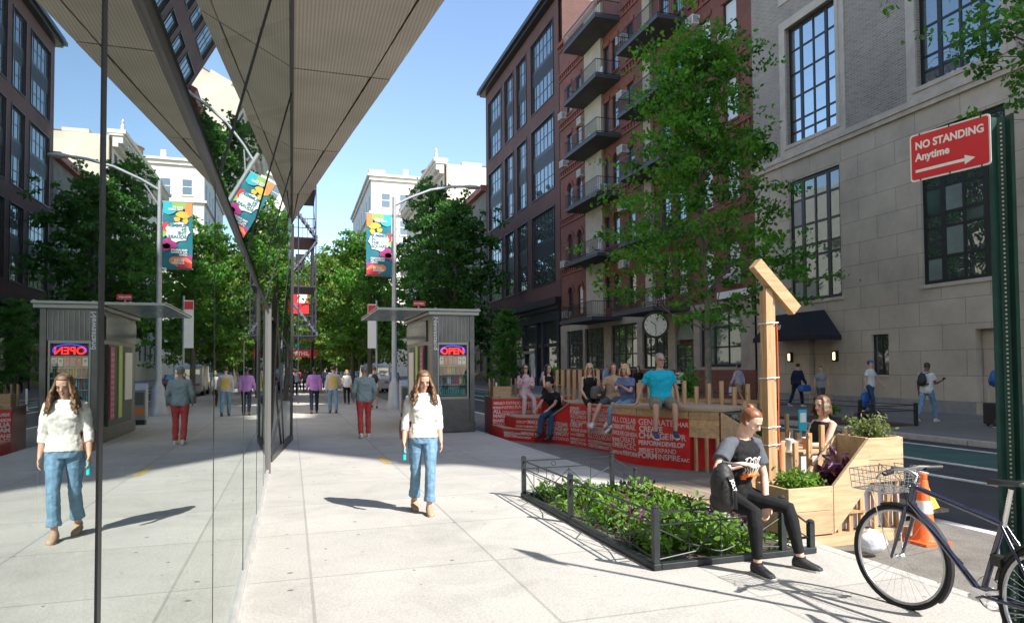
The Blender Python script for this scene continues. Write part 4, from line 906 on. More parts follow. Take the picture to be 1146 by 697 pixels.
cr=Vector((.15,0,-.075)); b.bar(bbx+Vector((0,-.07,0)),bbx+cr+Vector((0,-.07,0)),.014,.026); b.bar(bbx+Vector((0,.07,0)),bbx-cr+Vector((0,.07,0)),.014,.026)
for s,c0 in ((-1,cr),(1,-cr)): b.box(bbx.x+c0.x-.045,bbx.x+c0.x+.045,s*.08,s*.165,bbx.z+c0.z-.012,bbx.z+c0.z+.012) if s>0 else b.box(bbx.x+c0.x-.045,bbx.x+c0.x+.045,-.165,-.08,bbx.z+c0.z-.012,bbx.z+c0.z+.012)
b.build('crankset','chrome',BK)
b=MB(); b.tube([(0,-.05,.375),(bbx.x,-.05,bbx.z+.095)],.004,4); b.tube([(0,-.05,.305),(bbx.x,-.05,bbx.z-.095)],.004,4); b.lathe((0,0,.34),[(.035,-.055),(.035,-.04)],14,axis='y'); b.build('chain','rim',BK)
b=MB(); b.box(.30,.37,-.02,.03,.5,.56); b.build('saddle_lock','black_plastic',BK)
b=MB(); b.ball((.02,-.09,.6),(.012,.03,.02),8); b.build('reflector','ban_yellow',BK)
b=MB(); fr_=L0=st@Vector((wb-.05,0,.86))
b.tube([ctr+sid*.2+fwd_*.06,ctr+sid*.1+fwd_*.13+Vector((0,0,.03)),fr_,headB+Vector((0,.03,0)),bbx+Vector((.1,.03,.15))],.0028,5); b.tube([ctr-sid*.2+fwd_*.06,ctr-sid*.08+fwd_*.15+Vector((0,0,.02)),fr_+Vector((0,-.01,-.02)),headT+Vector((-.05,-.025,-.03)),seatT+Vector((.05,-.022,-.03))],.0028,5)
b.build('brake_cable','black_plastic',BK,smooth=True)
# wire basket over front wheel
b=MB(); bm_=st; X0,X1,Y0,Y1,Z0,Z1=wb-.08,wb+.22,-.17,.17,.79,.925
def L(p): return bm_@Vector(p)
for z,e in ((Z1,.0),(Z1-.045,.004),(Z1-.09,.008),(Z0,.02)):
    b.tube([L((X0+e,Y0+e,z)),L((X1-e,Y0+e,z)),L((X1-e,Y1-e,z)),L((X0+e,Y1-e,z))],.0028 if z<Z1 else .004,5,closed=True)
for k in range(9):
    t=k/8; x=X0+(X1-X0)*t; y=Y0+(Y1-Y0)*t; q=.02
    b.tube([L((x,Y0,Z1)),L((x,Y0+q,Z0)),L((x,Y1-q,Z0)),L((x,Y1,Z1))],.0022,4)
    b.tube([L((X0,y,Z1)),L((X0+q,y,Z0)),L((X1-q,y,Z0)),L((X1,y,Z1))],.0022,4)
for s in (-1,1): b.tube([L((wb+.08,s*.13,Z0)),L((wb+.0,s*.065,.34))],.004,6)
b.build('wire_basket','chrome',BK)
# traffic cone and bag
mat('cone_orange',(.85,.13,.02),.5,var=.1,vs=5); mat('plastic_bag',(.65,.68,.72),.35,bump=1,bs=9)
CN=thing('traffic_cone','orange traffic cone with white band and yellow flag behind the bicycle','traffic cone',(5.93,5.2,-.095)); CN.scale=(.8,.8,.8)
b=MB(); b.box(-.2,.2,-.2,.2,0,.035); b.lathe((0,0,.035),[(.15,0),(.13,.03),(.05,.72),(.04,.74)],20); b.lathe((0,0,.78),[(.03,-.01),(.045,.0),(.045,.06),(.02,.075)],14); b.build('cone_body','cone_orange',CN,smooth=True,bevel=.004)
b=MB(); b.lathe((0,0,.035),[(.099,.33),(.081,.48)],20); b.build('reflective_band','white_paper',CN,smooth=True)
b=MB(); b.add([(.06,-.02,.68),(.2,-.05,.42),(.05,-.06,.4),(.04,-.03,.7)],[(0,1,2,3)]); b.add([(.06,-.017,.68),(.2,-.047,.42),(.05,-.057,.4),(.04,-.027,.7)],[(0,3,2,1)]); b.build('yellow_flag','ban_yellow',CN,fix=False)
b=MB(); b.ball((0,0,.12),(.14,.11,.10),20)
q=b.build('plastic_bag','plastic_bag',None,smooth=True); q.location=(5.05,4.98,-.09); tag(q,'crumpled pale plastic bag lying by the timber planter base','plastic bag')
for v in q.data.vertices: v.co*=1+.22*noise.noise(v.co*14)
for v in q.data.vertices: v.co.z=max(v.co.z,0)
# flexible lane posts
for i,(x,y,l) in enumerate([(10.5,35.3,'white flexible lane post by the green lane left of the red planter'),(9.6,6.9,'pale flexible lane post behind the green sign post')]):
    p=MB().lathe((0,0,-.115),[(.1,0),(.1,.03),(.045,.05),(.045,.95),(.02,.97)],10).build('lane_post','white_paper' if i==0 else 'lamp_grey',None,smooth=True); p.location=(x,y,0); tag(p,l,'lane post')
# ------------------------------------------------------------------ planting bed with low iron fence
mat('iron',(.035,.042,.045),.45,metal=.5,var=.3,vs=10)
bx0,bx1,by0,by1=2.82,4.36,4.97,8.28
b=MB(); b.box(bx0,bx1,by0,by1,-.14,-.01); BS=b.build('bed_soil','soil'); struct(BS)
me=BS.data
FN=thing('bed_fence','low black iron fence with crossed bars and rings round the planting bed','fence')
b=MB()
for (x0,x1,y0,y1) in [(bx0-.035,bx0+.035,by0-.035,by1+.035),(bx0+.037,bx1+.035,by0-.035,by0+.035),(bx0+.037,bx1+.035,by1-.035,by1+.035)]: b.box(x0,x1,y0,y1,.004,.055)
b.build('kerb_bar','iron',FN,bevel=.006)
def fpost(x,y,h):
    p=MB().box(x-.025,x+.025,y-.025,y+.025,.056,h); p.lathe((x,y,h),[(.03,0),(.035,.01),(.015,.025)],10); p.build('post','iron',FN)
for x,y,h in [(bx0,by0,.5),(bx0,6.75,.5),(bx0,by1,.5),(4.06,by0,.5),(bx1,by0,.27),(4.06,by1,.5),(bx1+.05,by1,.27)]: fpost(x,y,h)
def fpanel(a,c,za=.47,zb=.47,low=False,ring=True):
    a,c=Vector(a),Vector(c); p=MB(); U=lambda t,z:a.lerp(c,t)+Vector((0,0,z))
    if low: p.bar(U(0,.45),U(1,.24),.014,.014); p.bar(U(0,.3),U(1,.12),.01,.01); p.bar(U(.5,.07),U(.5,.34),.01,.01)
    else:
        p.bar(U(0,.46),U(1,.46),.016,.016); p.bar(U(0,.36),U(1,.36),.012,.012)
        p.tube([U(0,.34),U(.25,.19),U(.45,.11),U(.5,.10)],.006,6); p.tube([U(1,.34),U(.75,.19),U(.55,.11),U(.5,.10)],.006,6)
        p.tube([U(0,.08),U(.3,.12),U(.5,.33)],.006,6); p.tube([U(1,.08),U(.7,.12),U(.5,.33)],.006,6)
        for t in (.25,.5,.75): p.bar(U(t,.07),U(t,.36),.007,.007)
        L_=(c-a).length; d=(c-a).normalized()
        for t in (.33,.66): p.tube([U(t,.41)+d*.03*math.cos(k*PI/6)+Vector((0,0,.03*math.sin(k*PI/6))) for k in range(12)],.004,5,closed=True)
    p.build('rail_panel','iron',FN)
fpanel((bx0,by0,0),(bx0,6.75,0)); fpanel((bx0,6.75,0),(bx0,by1,0)); fpanel((bx0,by0,0),(4.06,by0,0)); fpanel((4.06,by0,0),(bx1,by0,0),low=True); fpanel((bx0,by1,0),(4.06,by1,0)); fpanel((4.06,by1,0),(bx1+.05,by1,0),low=True)
rs=np.random.RandomState(8)
def bedplants(name,mt,n,x0,x1,y0,y1,h,ls,label,seed,clumps=40,cat='plants'):
    rs=np.random.RandomState(seed); cx=rs.uniform(x0,x1,clumps); cy=rs.uniform(y0,y1,clumps); ch=rs.uniform(.5,1,clumps)*h; i=rs.randint(0,clumps,n)
    r=rs.normal(size=(n,2))*.07; z=rs.uniform(.0,1,n)**.8*ch[i]
    P=np.stack([np.clip(cx[i]+r[:,0]*(1+z/h),x0,x1),np.clip(cy[i]+r[:,1]*(1+z/h),y0,y1),z],1)
    o=leaves_obj(name,P,ls,mt,None,seed,droop=.1,shape=.5); o['kind']='stuff'; return o
bedplants('ground_cover','leaf_fresh',4200,bx0+.1,bx1-.08,by0+.12,by1-.1,.26,.075,'',3,60)
bedplants('low_ground_cover','leaf_mid',1900,bx0+.1,bx1-.08,by0+.12,by1-.1,.16,.05,'',6,50)
bedplants('purple_ground_cover','leaf_purple',520,bx0+.15,bx1-.1,by0+.5,by1-.8,.27,.075,'',4,9)
# ------------------------------------------------------------------ timber parklet by the kerb (near end)
woodmat('cedar',(.56,.37,.2),(.44,.26,.12),0); woodmat('cedar_up',(.56,.36,.19),(.42,.25,.12),2); woodmat('cedar_side',(.50,.32,.17),(.38,.22,.11),1)
woodmat('cedar_pale',(.60,.43,.26),(.5,.34,.19),0); woodmat('deck_wood',(.3,.24,.18),(.2,.155,.12),1,.8)
mat('white_fabric',(.6,.6,.64),.8,bump=.3,bs=5); mat('red_vinyl',(.64,.016,.014),.4,var=.18,vs=3,bump=.5,bs=3); mat('vinyl_white',(.62,.55,.53),.5); mat('tan_top',(.36,.27,.18),.75,var=.15,vs=5)
def boards(b,x0,x1,y0,y1,z0,z1,n,g=.004,ax='z'):
    for i in range(n):
        a=z0+(z1-z0)*i/n; c=z0+(z1-z0)*(i+1)/n-g; b.box(x0,x1,y0,y1,a,c)
PD=thing('timber_deck','raised timber deck of the near parklet resting along the kerb','deck')
b=MB(); b.box(4.72,5.95,5.36,5.42,-.093,.02); b.box(4.72,4.78,5.425,8.6,-.093,.02); b.build('edge_beam','cedar_pale',PD)
b=MB()
for k in range(8): b.box(4.785+k*.145,4.785+k*.145+.138,5.43,8.6,-.02,.018)
for k in range(8): b.box(5.945+k*.145,5.945+k*.145+.138,5.9,8.6,-.02,.018)
b.build('deck_boards','deck_wood',PD)
Y0=5.35
P1_=thing('sloping_planter','pale timber planter with a low box sloping up to a high box','planter')
b=MB()
boards(b,4.45,4.97,Y0,Y0+.035,.035,.49,2); boards(b,4.452,4.487,Y0+.037,Y0+.42,.035,.485,2); boards(b,4.45,4.97,Y0+.42,Y0+.455,.035,.49,2); b.box(4.49,4.97,Y0+.04,Y0+.4,.3,.4)
b.build('low_box','cedar_pale',P1_,bevel=.004)
b=MB(); b.prism([(4.973,Y0-.004,.035),(5.41,Y0-.004,.47),(5.41,Y0-.004,.92),(4.973,Y0-.004,.485)],(0,.034,0)); b.build('sloping_board','cedar_pale',P1_); b=MB(); b.prism([(4.973,Y0+.42,.035),(5.41,Y0+.42,.47),(5.41,Y0+.42,.92),(4.973,Y0+.42,.485)],(0,.034,0)); b.build('sloping_board','cedar_pale',P1_)
b=MB(); b.box(4.98,5.4,Y0+.035,Y0+.415,.2,.22); b.box(5.2,5.23,Y0+.035,Y0+.415,.25,.6); b.build('divider','cedar_side',P1_)
b=MB(); boards(b,5.413,5.85,Y0,Y0+.035,.49,.93,2); b.box(5.815,5.85,Y0+.037,Y0+.42,.49,.93); b.box(5.413,5.448,Y0+.037,Y0+.42,.49,.93); boards(b,5.413,5.85,Y0+.42,Y0+.455,.49,.93,2); b.box(5.45,5.81,Y0+.04,Y0+.4,.75,.8); b.build('high_box','cedar_pale',P1_,bevel=.004)
b=MB()
for x in (5.1,5.24,5.38,5.55,5.72,5.83): b.box(x-.025,x+.02,Y0+.06,Y0+.1,.02,.488 if x>5.35 else .1+(x-4.97)*.98)
b.build('support_slats','cedar_up',P1_)
MB().box(5.05,5.84,Y0+.13,Y0+.14,.03,.47).build('fabric_panel','white_fabric',P1_) if False else None
b=MB(); b.prism([(5.08,Y0+.13,.03),(5.84,Y0+.13,.03),(5.84,Y0+.13,.47),(5.5,Y0+.13,.47)],(0,.006,0)); b.build('fabric_panel','white_fabric',P1_)
b=MB()
for x,z in [(4.47,.07),(4.47,.2),(4.47,.3),(4.47,.44),(4.95,.07),(4.95,.2),(4.95,.3),(4.95,.44),(5.43,.53),(5.43,.67),(5.43,.75),(5.43,.9),(5.83,.53),(5.83,.67),(5.83,.75),(5.83,.9)]: b.lathe((x,Y0-.001,z),[(.006,-.001),(.006,.0005)],8,axis='y')
b.build('screw_heads','rim',P1_)
def bush(name,label,cx,cy,z0,z1,rx,ry,n,ls,mt,seed,stems=12,group=None,droop=.0,shape=.5,cat='plant'):
    t=thing(name,label,cat,(cx,cy,z0),0,group); rr=random.Random(seed); b=MB(); pts=[]; h=z1-z0
    for s in range(stems):
        a=rr.uniform(0,2*PI); q=rr.uniform(.1,.95)**.6; e=Vector((rx*q*math.cos(a),ry*q*math.sin(a),h*rr.uniform(.5,1)*(1.05-.35*q)))
        m_=e*.5+Vector((0,0,h*.12)); p0=Vector((e.x*.3,e.y*.3,-.05)); b.tube([p0,m_,e],[.005,.004,.002],4)
        k=n//stems
        for i in range(k):
            u=rr.uniform(.15,1); c=p0.lerp(m_,u*2) if u<.5 else m_.lerp(e,u*2-1); sp=.028+.02*u
            pts.append(tuple(c+Vector([rr.gauss(0,sp) for _ in range(3)])))
    b.build('stems',mt,t); leaves_obj('leaves',pts,ls,mt,t,seed,droop=droop,shape=shape); return t
bush('herb_plant','low bright green leafy plants filling the low box of the sloping planter',4.71,Y0+.22,.38,.60,.27,.19,1000,.06,'leaf_fresh',2,26)
bush('purple_plant','dark purple leafed plant growing in the sloping middle of the timber planter',5.2,Y0+.23,.35,.78,.2,.16,260,.11,'leaf_purple',3,16,shape=.42)
bush('sage_plant','silvery green bushy herb growing in the high box of the planter',5.64,Y0+.22,.78,1.2,.24,.2,900,.05,'leaf_sage',4,30,shape=.42)
GA=thing('timber_gallows_post','tall timber post with a short sloping beam on top tied with pale cord','timber post')
b=MB(); b.box(4.61,4.695,5.82,5.865,.0,2.44); b.box(4.61,4.695,5.868,5.92,.0,2.42); b.build('post','cedar_up',GA)
b=MB(); b.box(4.698,4.735,5.84,5.9,.0,2.40); b.build('post_board','cedar_up',GA)
b=MB(); a_=Vector((4.49,5.83,2.69)); c_=Vector((4.97,5.83,2.22)); b.bar(a_,c_,.09,.125); b.build('sloping_beam','cedar',GA)
b=MB()
for z in (.84,1.02,1.52,2.08): b.tube([(4.6,5.81,z),(4.745,5.81,z+.01),(4.745,5.93,z),(4.6,5.93,z)],.006,5,closed=True)
b.build('cord','white_paper',GA)
MB().tube([(4.744,5.83,2.1),(4.748,5.825,1.5),(4.744,5.83,1.0),(4.75,5.82,.6)],.006,5).build('orange_cord','cone_orange',GA)
def slatfence(name,label,pts,group=None,w_=.05,d=.04,mt='cedar_up'):
    t=thing(name,label,'slat fence',(0,0,0),0,group); 
    for (x,y,z0,z1) in pts:
        b=MB(); b.box(x-w_/2,x+w_/2,y-d/2,y+d/2,z0,z1); b.build('slat',mt,t)
    (x,y,z0,z1),(x2,y2,_,z3)=pts[0],pts[-1]; b=MB(); b.bar((x,y+d*.5+.015,z0+.12),(x2,y2+d*.5+.015,z0+.12),.025,.07); b.build('rail','cedar_side',t); return t
slatfence('slat_fence','widely spaced timber slats in front of the small white table',[(4.78,6.03,.02,.86),(4.95,6.04,.02,.84),(5.13,6.05,.02,.82),(5.32,6.06,.02,.92),(5.50,6.07,.02,1.0)])
slatfence('slat_fence','close set timber slats behind the seated woman in the black tank top',[(5.95+k*.105,7.25-k*.02,.02,.80+.03*math.sin(k*1.7)) for k in range(13)],w_=.06)
TB=thing('small_table','small white topped table with two plastic cups inside the near parklet','table')
MB().box(5.25,5.78,6.25,6.75,.66,.69).build('table_top','cedar_pale',TB,bevel=.005); MB().box(5.27,5.76,6.27,6.28,.06,.655).build('front_panel','white_fabric',TB); MB().box(5.30,5.36,6.3,6.7,.02,.655).build('leg','white_fabric',TB); MB().box(5.68,5.74,6.3,6.7,.02,.655).build('leg','white_fabric',TB)
mat('clear_plastic',(.75,.78,.8),.15,spec=.8); mat('tea',(.45,.16,.05),.3)
for i,(x,y,l) in enumerate([(5.33,6.38,'clear empty plastic cup with a straw on the small table'),(5.62,6.45,'plastic cup of brown iced tea on the small table')]):
    c_=MB(); c_.lathe((0,0,0),[(.032,0),(.043,.11),(.046,.115),(.046,.125)],16); t=thing('plastic_cup',l,'cup',(x,y,.691)); c_.build('cup_body','clear_plastic' if i==0 else 'tea',t,smooth=True); q=MB(); q.tube([(0,0,.125),(.012,0,.21)],.0035,6); q.build('straw','white_paper' if i==0 else 'green_canvas',t); MB().lathe((0,0,0.1255),[(.047,0),(.044,.01)],16).build('lid','white_paper',t)
BE=thing('timber_bench','slanted timber bench side left of the small table in the near parklet','bench')
b=MB(); b.prism([(4.85,6.5,.02),(5.2,6.5,.02),(5.2,6.5,.72),(4.85,6.5,.35)],(0,.05,0)); b.build('side_board','cedar',BE); MB().box(5.85,6.4,6.2,7.1,.3,.36).box(5.85,6.4,6.25,6.3,.02,.3).box(5.85,6.4,7.0,7.05,.02,.3).build('seat','cedar',BE)
# ------------------------------------------------------------------ red lettered seating
def vface(p0,p1,z0,z1,rows,parent,size=.16,seed=0,out=.004,mt='vinyl_white'):
    """lettering on the vertical face from p0 to p1 (plan points)"""
    p0,p1=Vector((*p0,0)),Vector((*p1,0)); d=(p1-p0); L=d.length; d.normalize(); nrm=Vector((d.y,-d.x,0)); rr=random.Random(seed); obs=[]
    x=0; z=z1-size*.9; i=0
    words=rows
    while z>z0+.015:
        x=rr.uniform(-.0,.03); obs=[]
        while x<L-size:
            wd=words[i%len(words)]; i+=1; s=size*rr.choice([.6,.8,.8,1,1.1]); me=text_mesh(wd,s,mt,.0004,.004 if rr.random()<.6 else .001,space=.95)
            wx=[v.co.x for v in me.vertices]; 
            if not wx: break
            wdt=max(wx); 
            if x+wdt>L:
                k=max(1,int(len(wd)*(L-x)/wdt)); 
                me=text_mesh(wd[:k],s,mt,.0004,.002,space=.95); wx=[v.co.x for v in me.vertices]; wdt=max(wx)
                if x+wdt>L: break
            o=p0+d*x+nrm*out+Vector((0,0,z)); m4=Matrix((d,Vector((0,0,1)),nrm)).transposed().to_4x4(); m4.translation=o; me.transform(m4); me.materials.clear(); me.materials.append(M[mt])
            for p in me.polygons: p.material_index=0
            q=bpy.data.objects.new('t',me); C.objects.link(q); obs.append(q); x+=wdt+size*.12
        z-=size*.86
        if obs: merge('lettering',obs,parent)
W1_=['CREATE','EMBRACE','CHANGE','IMPROVE','PERFORM','DEVELOP','REFLECT','EXPAND','COMMIT','FORM','INSPIRE','RACE','PROVE','ALL','COLLABORATE','DISRUPT','MAKE','EVOLVE','GENERATE','SHARE']
def block(name,label,plan,z,top=.03,group=None,texts=(),topm='tan_top',size=.15,seed=1,zb=-.093):
    t=thing(name,label,'seating block',(0,0,0),0,group)
    b=MB(); b.prism([(x,y,zb) for x,y in plan],(0,0,z-top-zb)); b.build('red_panels','red_vinyl',t)
    cx=sum(p[0] for p in plan)/len(plan); cy=sum(p[1] for p in plan)/len(plan)
    b=MB(); b.prism([(cx+(x-cx)*1.02,cy+(y-cy)*1.02,z-top+.002) for x,y in plan],(0,0,top)); b.build('timber_top',topm,t,bevel=.004)
    for k,(i,j) in enumerate(texts): vface(plan[i],plan[j],zb+.02,z-top-.02,W1_[(seed*3+k*5)%20:]+W1_[:(seed*3+k*5)%20],t,size,seed+k)
    return t
block('seating_block','tall red lettered seating block at the far left end of the parklet',[(4.88,16.75),(6.05,16.3),(7.3,17.3),(6.2,18.3),(5.1,18.3)],.88,texts=[(0,1)],size=.13,seed=2)
block('seating_block','middle height red lettered step below the two seated young women',[(5.07,16.3),(5.12,15.62),(5.58,14.95),(6.4,15.5),(6.05,16.25)],.47,texts=[(1,2),(2,3)],size=.11,seed=5)
block('seating_block','lowest red lettered step beside the pavement at the far left',[(4.86,16.7),(4.86,15.75),(5.35,14.92),(5.56,14.93),(5.08,15.6),(5.04,16.6)],.2,texts=[(1,2),(2,3)],size=.09,seed=7)
block('seating_block','red lettered seating block under the blonde women in the middle',[(5.9,14.1),(6.05,13.5),(6.22,12.3),(7.2,12.3),(7.4,14.6),(6.2,15.3)],.86,texts=[(0,1),(1,2)],size=.11,seed=9)
t=thing('sloping_block','red lettered wedge sloping up to the middle seating block','seating block'); b=MB(); b.add([(5.62,14.85,-.093),(5.9,14.12,-.093),(5.9,14.12,.84),(5.62,14.85,.40),(6.4,15.4,-.093),(6.6,14.7,-.093),(6.6,14.7,.84),(6.4,15.4,.4)],[(0,1,2,3),(0,3,7,4),(3,2,6,7),(1,5,6,2),(4,7,6,5)]); b.build('red_panels','red_vinyl',t)
b=MB(); b.bar((5.62,14.84,.415),(5.9,14.1,.855),.05,.03); b.build('timber_trim','tan_top',t); vface((5.62,14.85),(5.9,14.12),-.08,.42,W1_,t,.12,3)
block('seating_block','large red lettered block the man in the turquoise shirt sits on',[(5.72,11.65),(5.83,10.85),(6.33,9.98),(7.3,10.2),(7.4,11.9)],.80,texts=[(0,1),(1,2)],size=.135,seed=11,topm='cedar')
t=thing('timber_counter','pale timber counter band and sloping end on top of the large red block','seating top')
b=MB(); pl=[(5.70,11.66),(5.81,10.84),(6.32,9.95),(6.62,9.5),(7.5,9.9),(7.5,11.9)]
b.prism([(x,y,.905) for x,y in pl],(0,0,.045)); b.build('top_board','tan_top',t)
b=MB(); pl2=[(5.74,11.6),(5.84,10.87),(6.34,10.0),(6.62,9.55)]
for (a,c) in zip(pl2,pl2[1:]):
    dd=(Vector((*c,0))-Vector((*a,0))).normalized()*.006
    for z0,z1 in ((.802,.903),) if a[0]<6.3 else ((.47,.61),(.614,.76),(.764,.903)): b.bar((a[0]+dd.x,a[1]+dd.y,(z0+z1)/2),(c[0]-dd.x,c[1]-dd.y,(z0+z1)/2),.04,z1-z0)
b.build('fascia','cedar',t)
b=MB(); b.prism([(6.33,9.98,.47),(6.05,9.9,.80)][:0] or [(6.62,9.52,.45),(6.62,9.52,.90),(6.98,8.9,.5),(6.98,8.9,.04)],(.03,.02,0)); b.build('sloping_board','cedar_pale',t)
b=MB()
for k in range(6): u=(k+.3)/6; x=6.37+(6.93-6.37)*u; y=9.95+(8.95-9.95)*u; b.box(x-.02,x+.02,y-.025,y+.025,-.09,.47 if u<.45 else .47-(u-.45)*.72)
b.build('support_slats','cedar_up',t)
slatfence('slat_fence','upright timber slats of uneven height behind the man in the turquoise shirt',[(6.45+k*.13,11.95-k*.2,.9,1.33+.06*math.sin(k*2.1)) for k in range(11)],w_=.07)
slatfence('slat_fence','thin timber slats behind the two young women on the tall red block',[(4.98+k*.115,17.4-k*.02,.86,1.36) for k in range(9)],w_=.04)
slatfence('slat_fence','wide timber boards standing between the young women and the blonde woman',[(6.35+k*.10,16.0-k*.13,.3,1.58) for k in range(8)],w_=.085)
slatfence('slat_fence','timber boards behind the two blonde women',[(6.75+k*.12,13.6-k*.17,.8,1.36) for k in range(7)],w_=.085)
slatfence('slat_fence','short timber slats stepping down at the right end of the turquoise shirt man seat',[(7.35+k*.12,9.9-k*.12,.3,1.05-.05*k) for k in range(5)],w_=.06)
q=MB(); q.box(4.93,5.42,16.85,17.15,.885,1.16); pb=thing('planter_box','small timber box of grassy plants on the far end red block','planter'); q.build('box','cedar',pb)
bush('grass_plant','upright grassy green plant growing in the small box on the red block',5.25,17.0,1.15,1.5,.18,.12,500,.07,'leaf_mid',11,16,shape=.25)
bush('green_shrub','dark green shrub at the sloping right end of the turquoise shirt man seat',7.2,9.5,.3,1.0,.33,.3,1300,.07,'leaf_mid',12,34)
bush('climbing_plant','sparse leafy plant rising behind the boards by the young women',6.6,16.6,1.1,2.0,.25,.2,160,.09,'leaf_mid',13,9)
bush('climbing_plant','leafy plant between the black clad woman and the turquoise shirt man',7.9,12.6,.9,1.7,.4,.25,500,.08,'leaf_mid',14,16)
b=MB(); b.poly([(4.69,8.95,-.088),(6.9,8.4,-.088),(6.9,19.5,-.088),(4.69,19.5,-.088)]); struct(b.build('plaza_paving','pavers_dark',fix=False))
bs=thing('notice_pole','small blue and white notice on a low pole behind the ponytailed woman','sign'); MB().tube([(7.7,8.95,-.09),(7.7,8.95,.95)],.02,8).build('pole','lamp_grey',bs); MB().box(7.63,7.78,8.9,8.92,.62,.95).build('plate','ban_cyan',bs); MB().box(7.65,7.76,8.893,8.899,.75,.9).build('plate_face','white_paper',bs)
# far bed with fence
FB=thing('far_bed_fence','low black fence round the planted bed on the far pavement','fence'); b=MB()
fx0,fx1,fy0,fy1=14.5,16.0,14.2,17.9
for x,y in [(fx0,fy0),(fx1,fy0),(fx0,fy1),(fx1,fy1),(fx1,16.1)]: b.box(x-.04,x+.04,y-.04,y+.04,.004,.62)
for a,c in [((fx0,fy0),(fx1,fy0)),((fx1,fy0),(fx1,fy1)),((fx0,fy1),(fx1,fy1))]:
    for z in (.42,.56): b.bar((*a,z),(*c,z),.02,.02)
b.build('fence_frame','iron',FB)
struct(MB().box(fx0+.05,fx1-.05,fy0+.05,fy1-.05,.003,.06).build('far_bed_soil','soil'))
bush('bed_plant','green plant in the fenced bed on the far pavement',15.1,16.6,.05,.6,.4,.7,600,.1,'leaf_mid',15,20)
bush('bed_plant','purplish plant at the near end of the far fenced bed',15.4,15.1,.05,.5,.35,.5,300,.1,'leaf_purple',16,14)
b=MB(); b.box(14.1,15.7,20.6,23.2,.003,.03); struct(b.build('tree_pit','soil'))
BR=thing('bicycle_rack_fence','low dark railing on the far pavement left of the gallows post','railing'); b=MB()
for y in (21,22.5,24): b.box(15.2,15.26,y,y+.06,0,.7)
b.bar((15.23,21,.65),(15.23,24,.65),.04,.04); b.bar((15.23,21,.4),(15.23,24,.4),.03,.03); b.build('rail','iron',BR)
# distant vehicles and clutter
mat('car_white',(.5,.52,.55),.25,coat=.8); mat('car_dark',(.03,.035,.045),.25,coat=.8); mat('car_taxi',(.6,.36,.03),.3,coat=.8); mat('light_red',(.5,.02,.02),.3)
def car(x,y,mt,label,van=False,group='vehicles far up the road'):
    t=thing('parked_car' if not van else 'parked_van',label,'van' if van else 'car',(x,y,-.13),0,group); hw=.9
    if van: prof=[(-2.3,.3),(-2.35,1.0),(-2.2,2.0),(-1.9,2.1),(1.2,2.1),(1.9,1.25),(2.4,1.05),(2.45,.35)]
    else: prof=[(-2.2,.3),(-2.25,.75),(-2.05,.95),(-1.6,1.0),(-1.1,1.42),(.5,1.45),(1.15,1.0),(2.0,.85),(2.25,.7),(2.25,.3)]
    b=MB(); b.prism([(-hw,p,z) for p,z in prof],(2*hw,0,0)); b.build('body',mt,t,bevel=.08)
    g=MB()
    if van: g.box(-.75,.75,-2.33,-2.27,1.25,1.8)
    else: g.add([(-.75,-1.63,1.03),(.75,-1.63,1.03),(.66,-1.2,1.38),(-.66,-1.2,1.38)],[(0,1,2,3)]); g.box(-hw-.01,-hw-.004,-1.2,.7,1.02,1.34) 
    g.build('rear_window','pane_store',t,fix=False)
    for sx in (-1,1):
        MB().box(sx*.62-.14,sx*.62+.14,-2.30 if not van else -2.37,-2.2,.72,.86).build('tail_light','light_red',t)
        for yy in (-1.4,1.4): w_=MB().lathe((sx*.82,yy,.33),[(.2,-.1),(.33,-.1),(.33,.1),(.2,.1)],18,axis='x').build('wheel','tyre',t)
for args in [(7.9,60,'car_dark','dark saloon car in the roadway beyond the kiosk'),(5.9,52,'car_white','pale parked car just left of the kiosk beyond the lamp base',True),(8.2,90,'car_taxi','yellow taxi far up the roadway'),(11,105,'car_dark','dark van far up the right side of the roadway',True),(5.8,74,'car_dark','dark parked car beyond the pale van',False),(5.8,84,'car_white','pale parked car far along the left kerb',False)]:
    car(args[0],args[1],args[2],args[3],len(args)>4 and args[4])
NR=thing('blue_news_box','pale blue and white news box standing beside the lamp base','news box',(3.72,23.2,0))
b=MB(); b.box(-.22,.22,-.2,.2,.15,1.05); b.prism([(-.22,-.2,1.05),(-.22,.2,1.05),(-.22,.2,1.25)],(.44,0,0)); b.build('box_body','lamp_grey',NR,bevel=.015); MB().box(-.17,.17,-.215,-.203,.6,.98).build('box_window','pane_blind',NR); MB().box(-.16,.16,-.215,-.203,.3,.52).build('box_panel','ban_orange',NR); MB().box(-.18,.18,-.16,.16,0,.149).build('foot','black_plastic',NR)
# ------------------------------------------------------------------ people
for n_,c_ in dict(skin_fair=(.56,.34,.25),skin_tan=(.40,.23,.16),skin_dark=(.14,.07,.045),skin_pale=(.68,.43,.33)).items(): mat(n_,c_,.5,var=.06,vs=25)
mat('hair_brown',(.10,.05,.025),.5,var=.5,vs=30,stretch=(1,1,.15)); mat('hair_auburn',(.20,.075,.035),.42,var=.5,vs=45,stretch=(1,1,.3)); mat('hair_black',(.012,.01,.009),.4); mat('hair_blonde',(.48,.33,.16),.5,var=.3,vs=30); mat('hair_grey',(.22,.21,.2),.7,var=.4,vs=30); mat('hair_dkbrown',(.05,.025,.014),.45,var=.4,vs=30); mat('hair_curl',(.075,.038,.02),.5,var=.7,vs=40,col2=(.24,.13,.06),stretch=(1,1,.35))
cloth={}
def cl(n_,c_,v=.06,r=.85,b_=.25,bs=25):
    mat(n_,c_,r,var=v,vs=12,bump=b_,bs=bs,sheen=.0,spec=.25); return n_
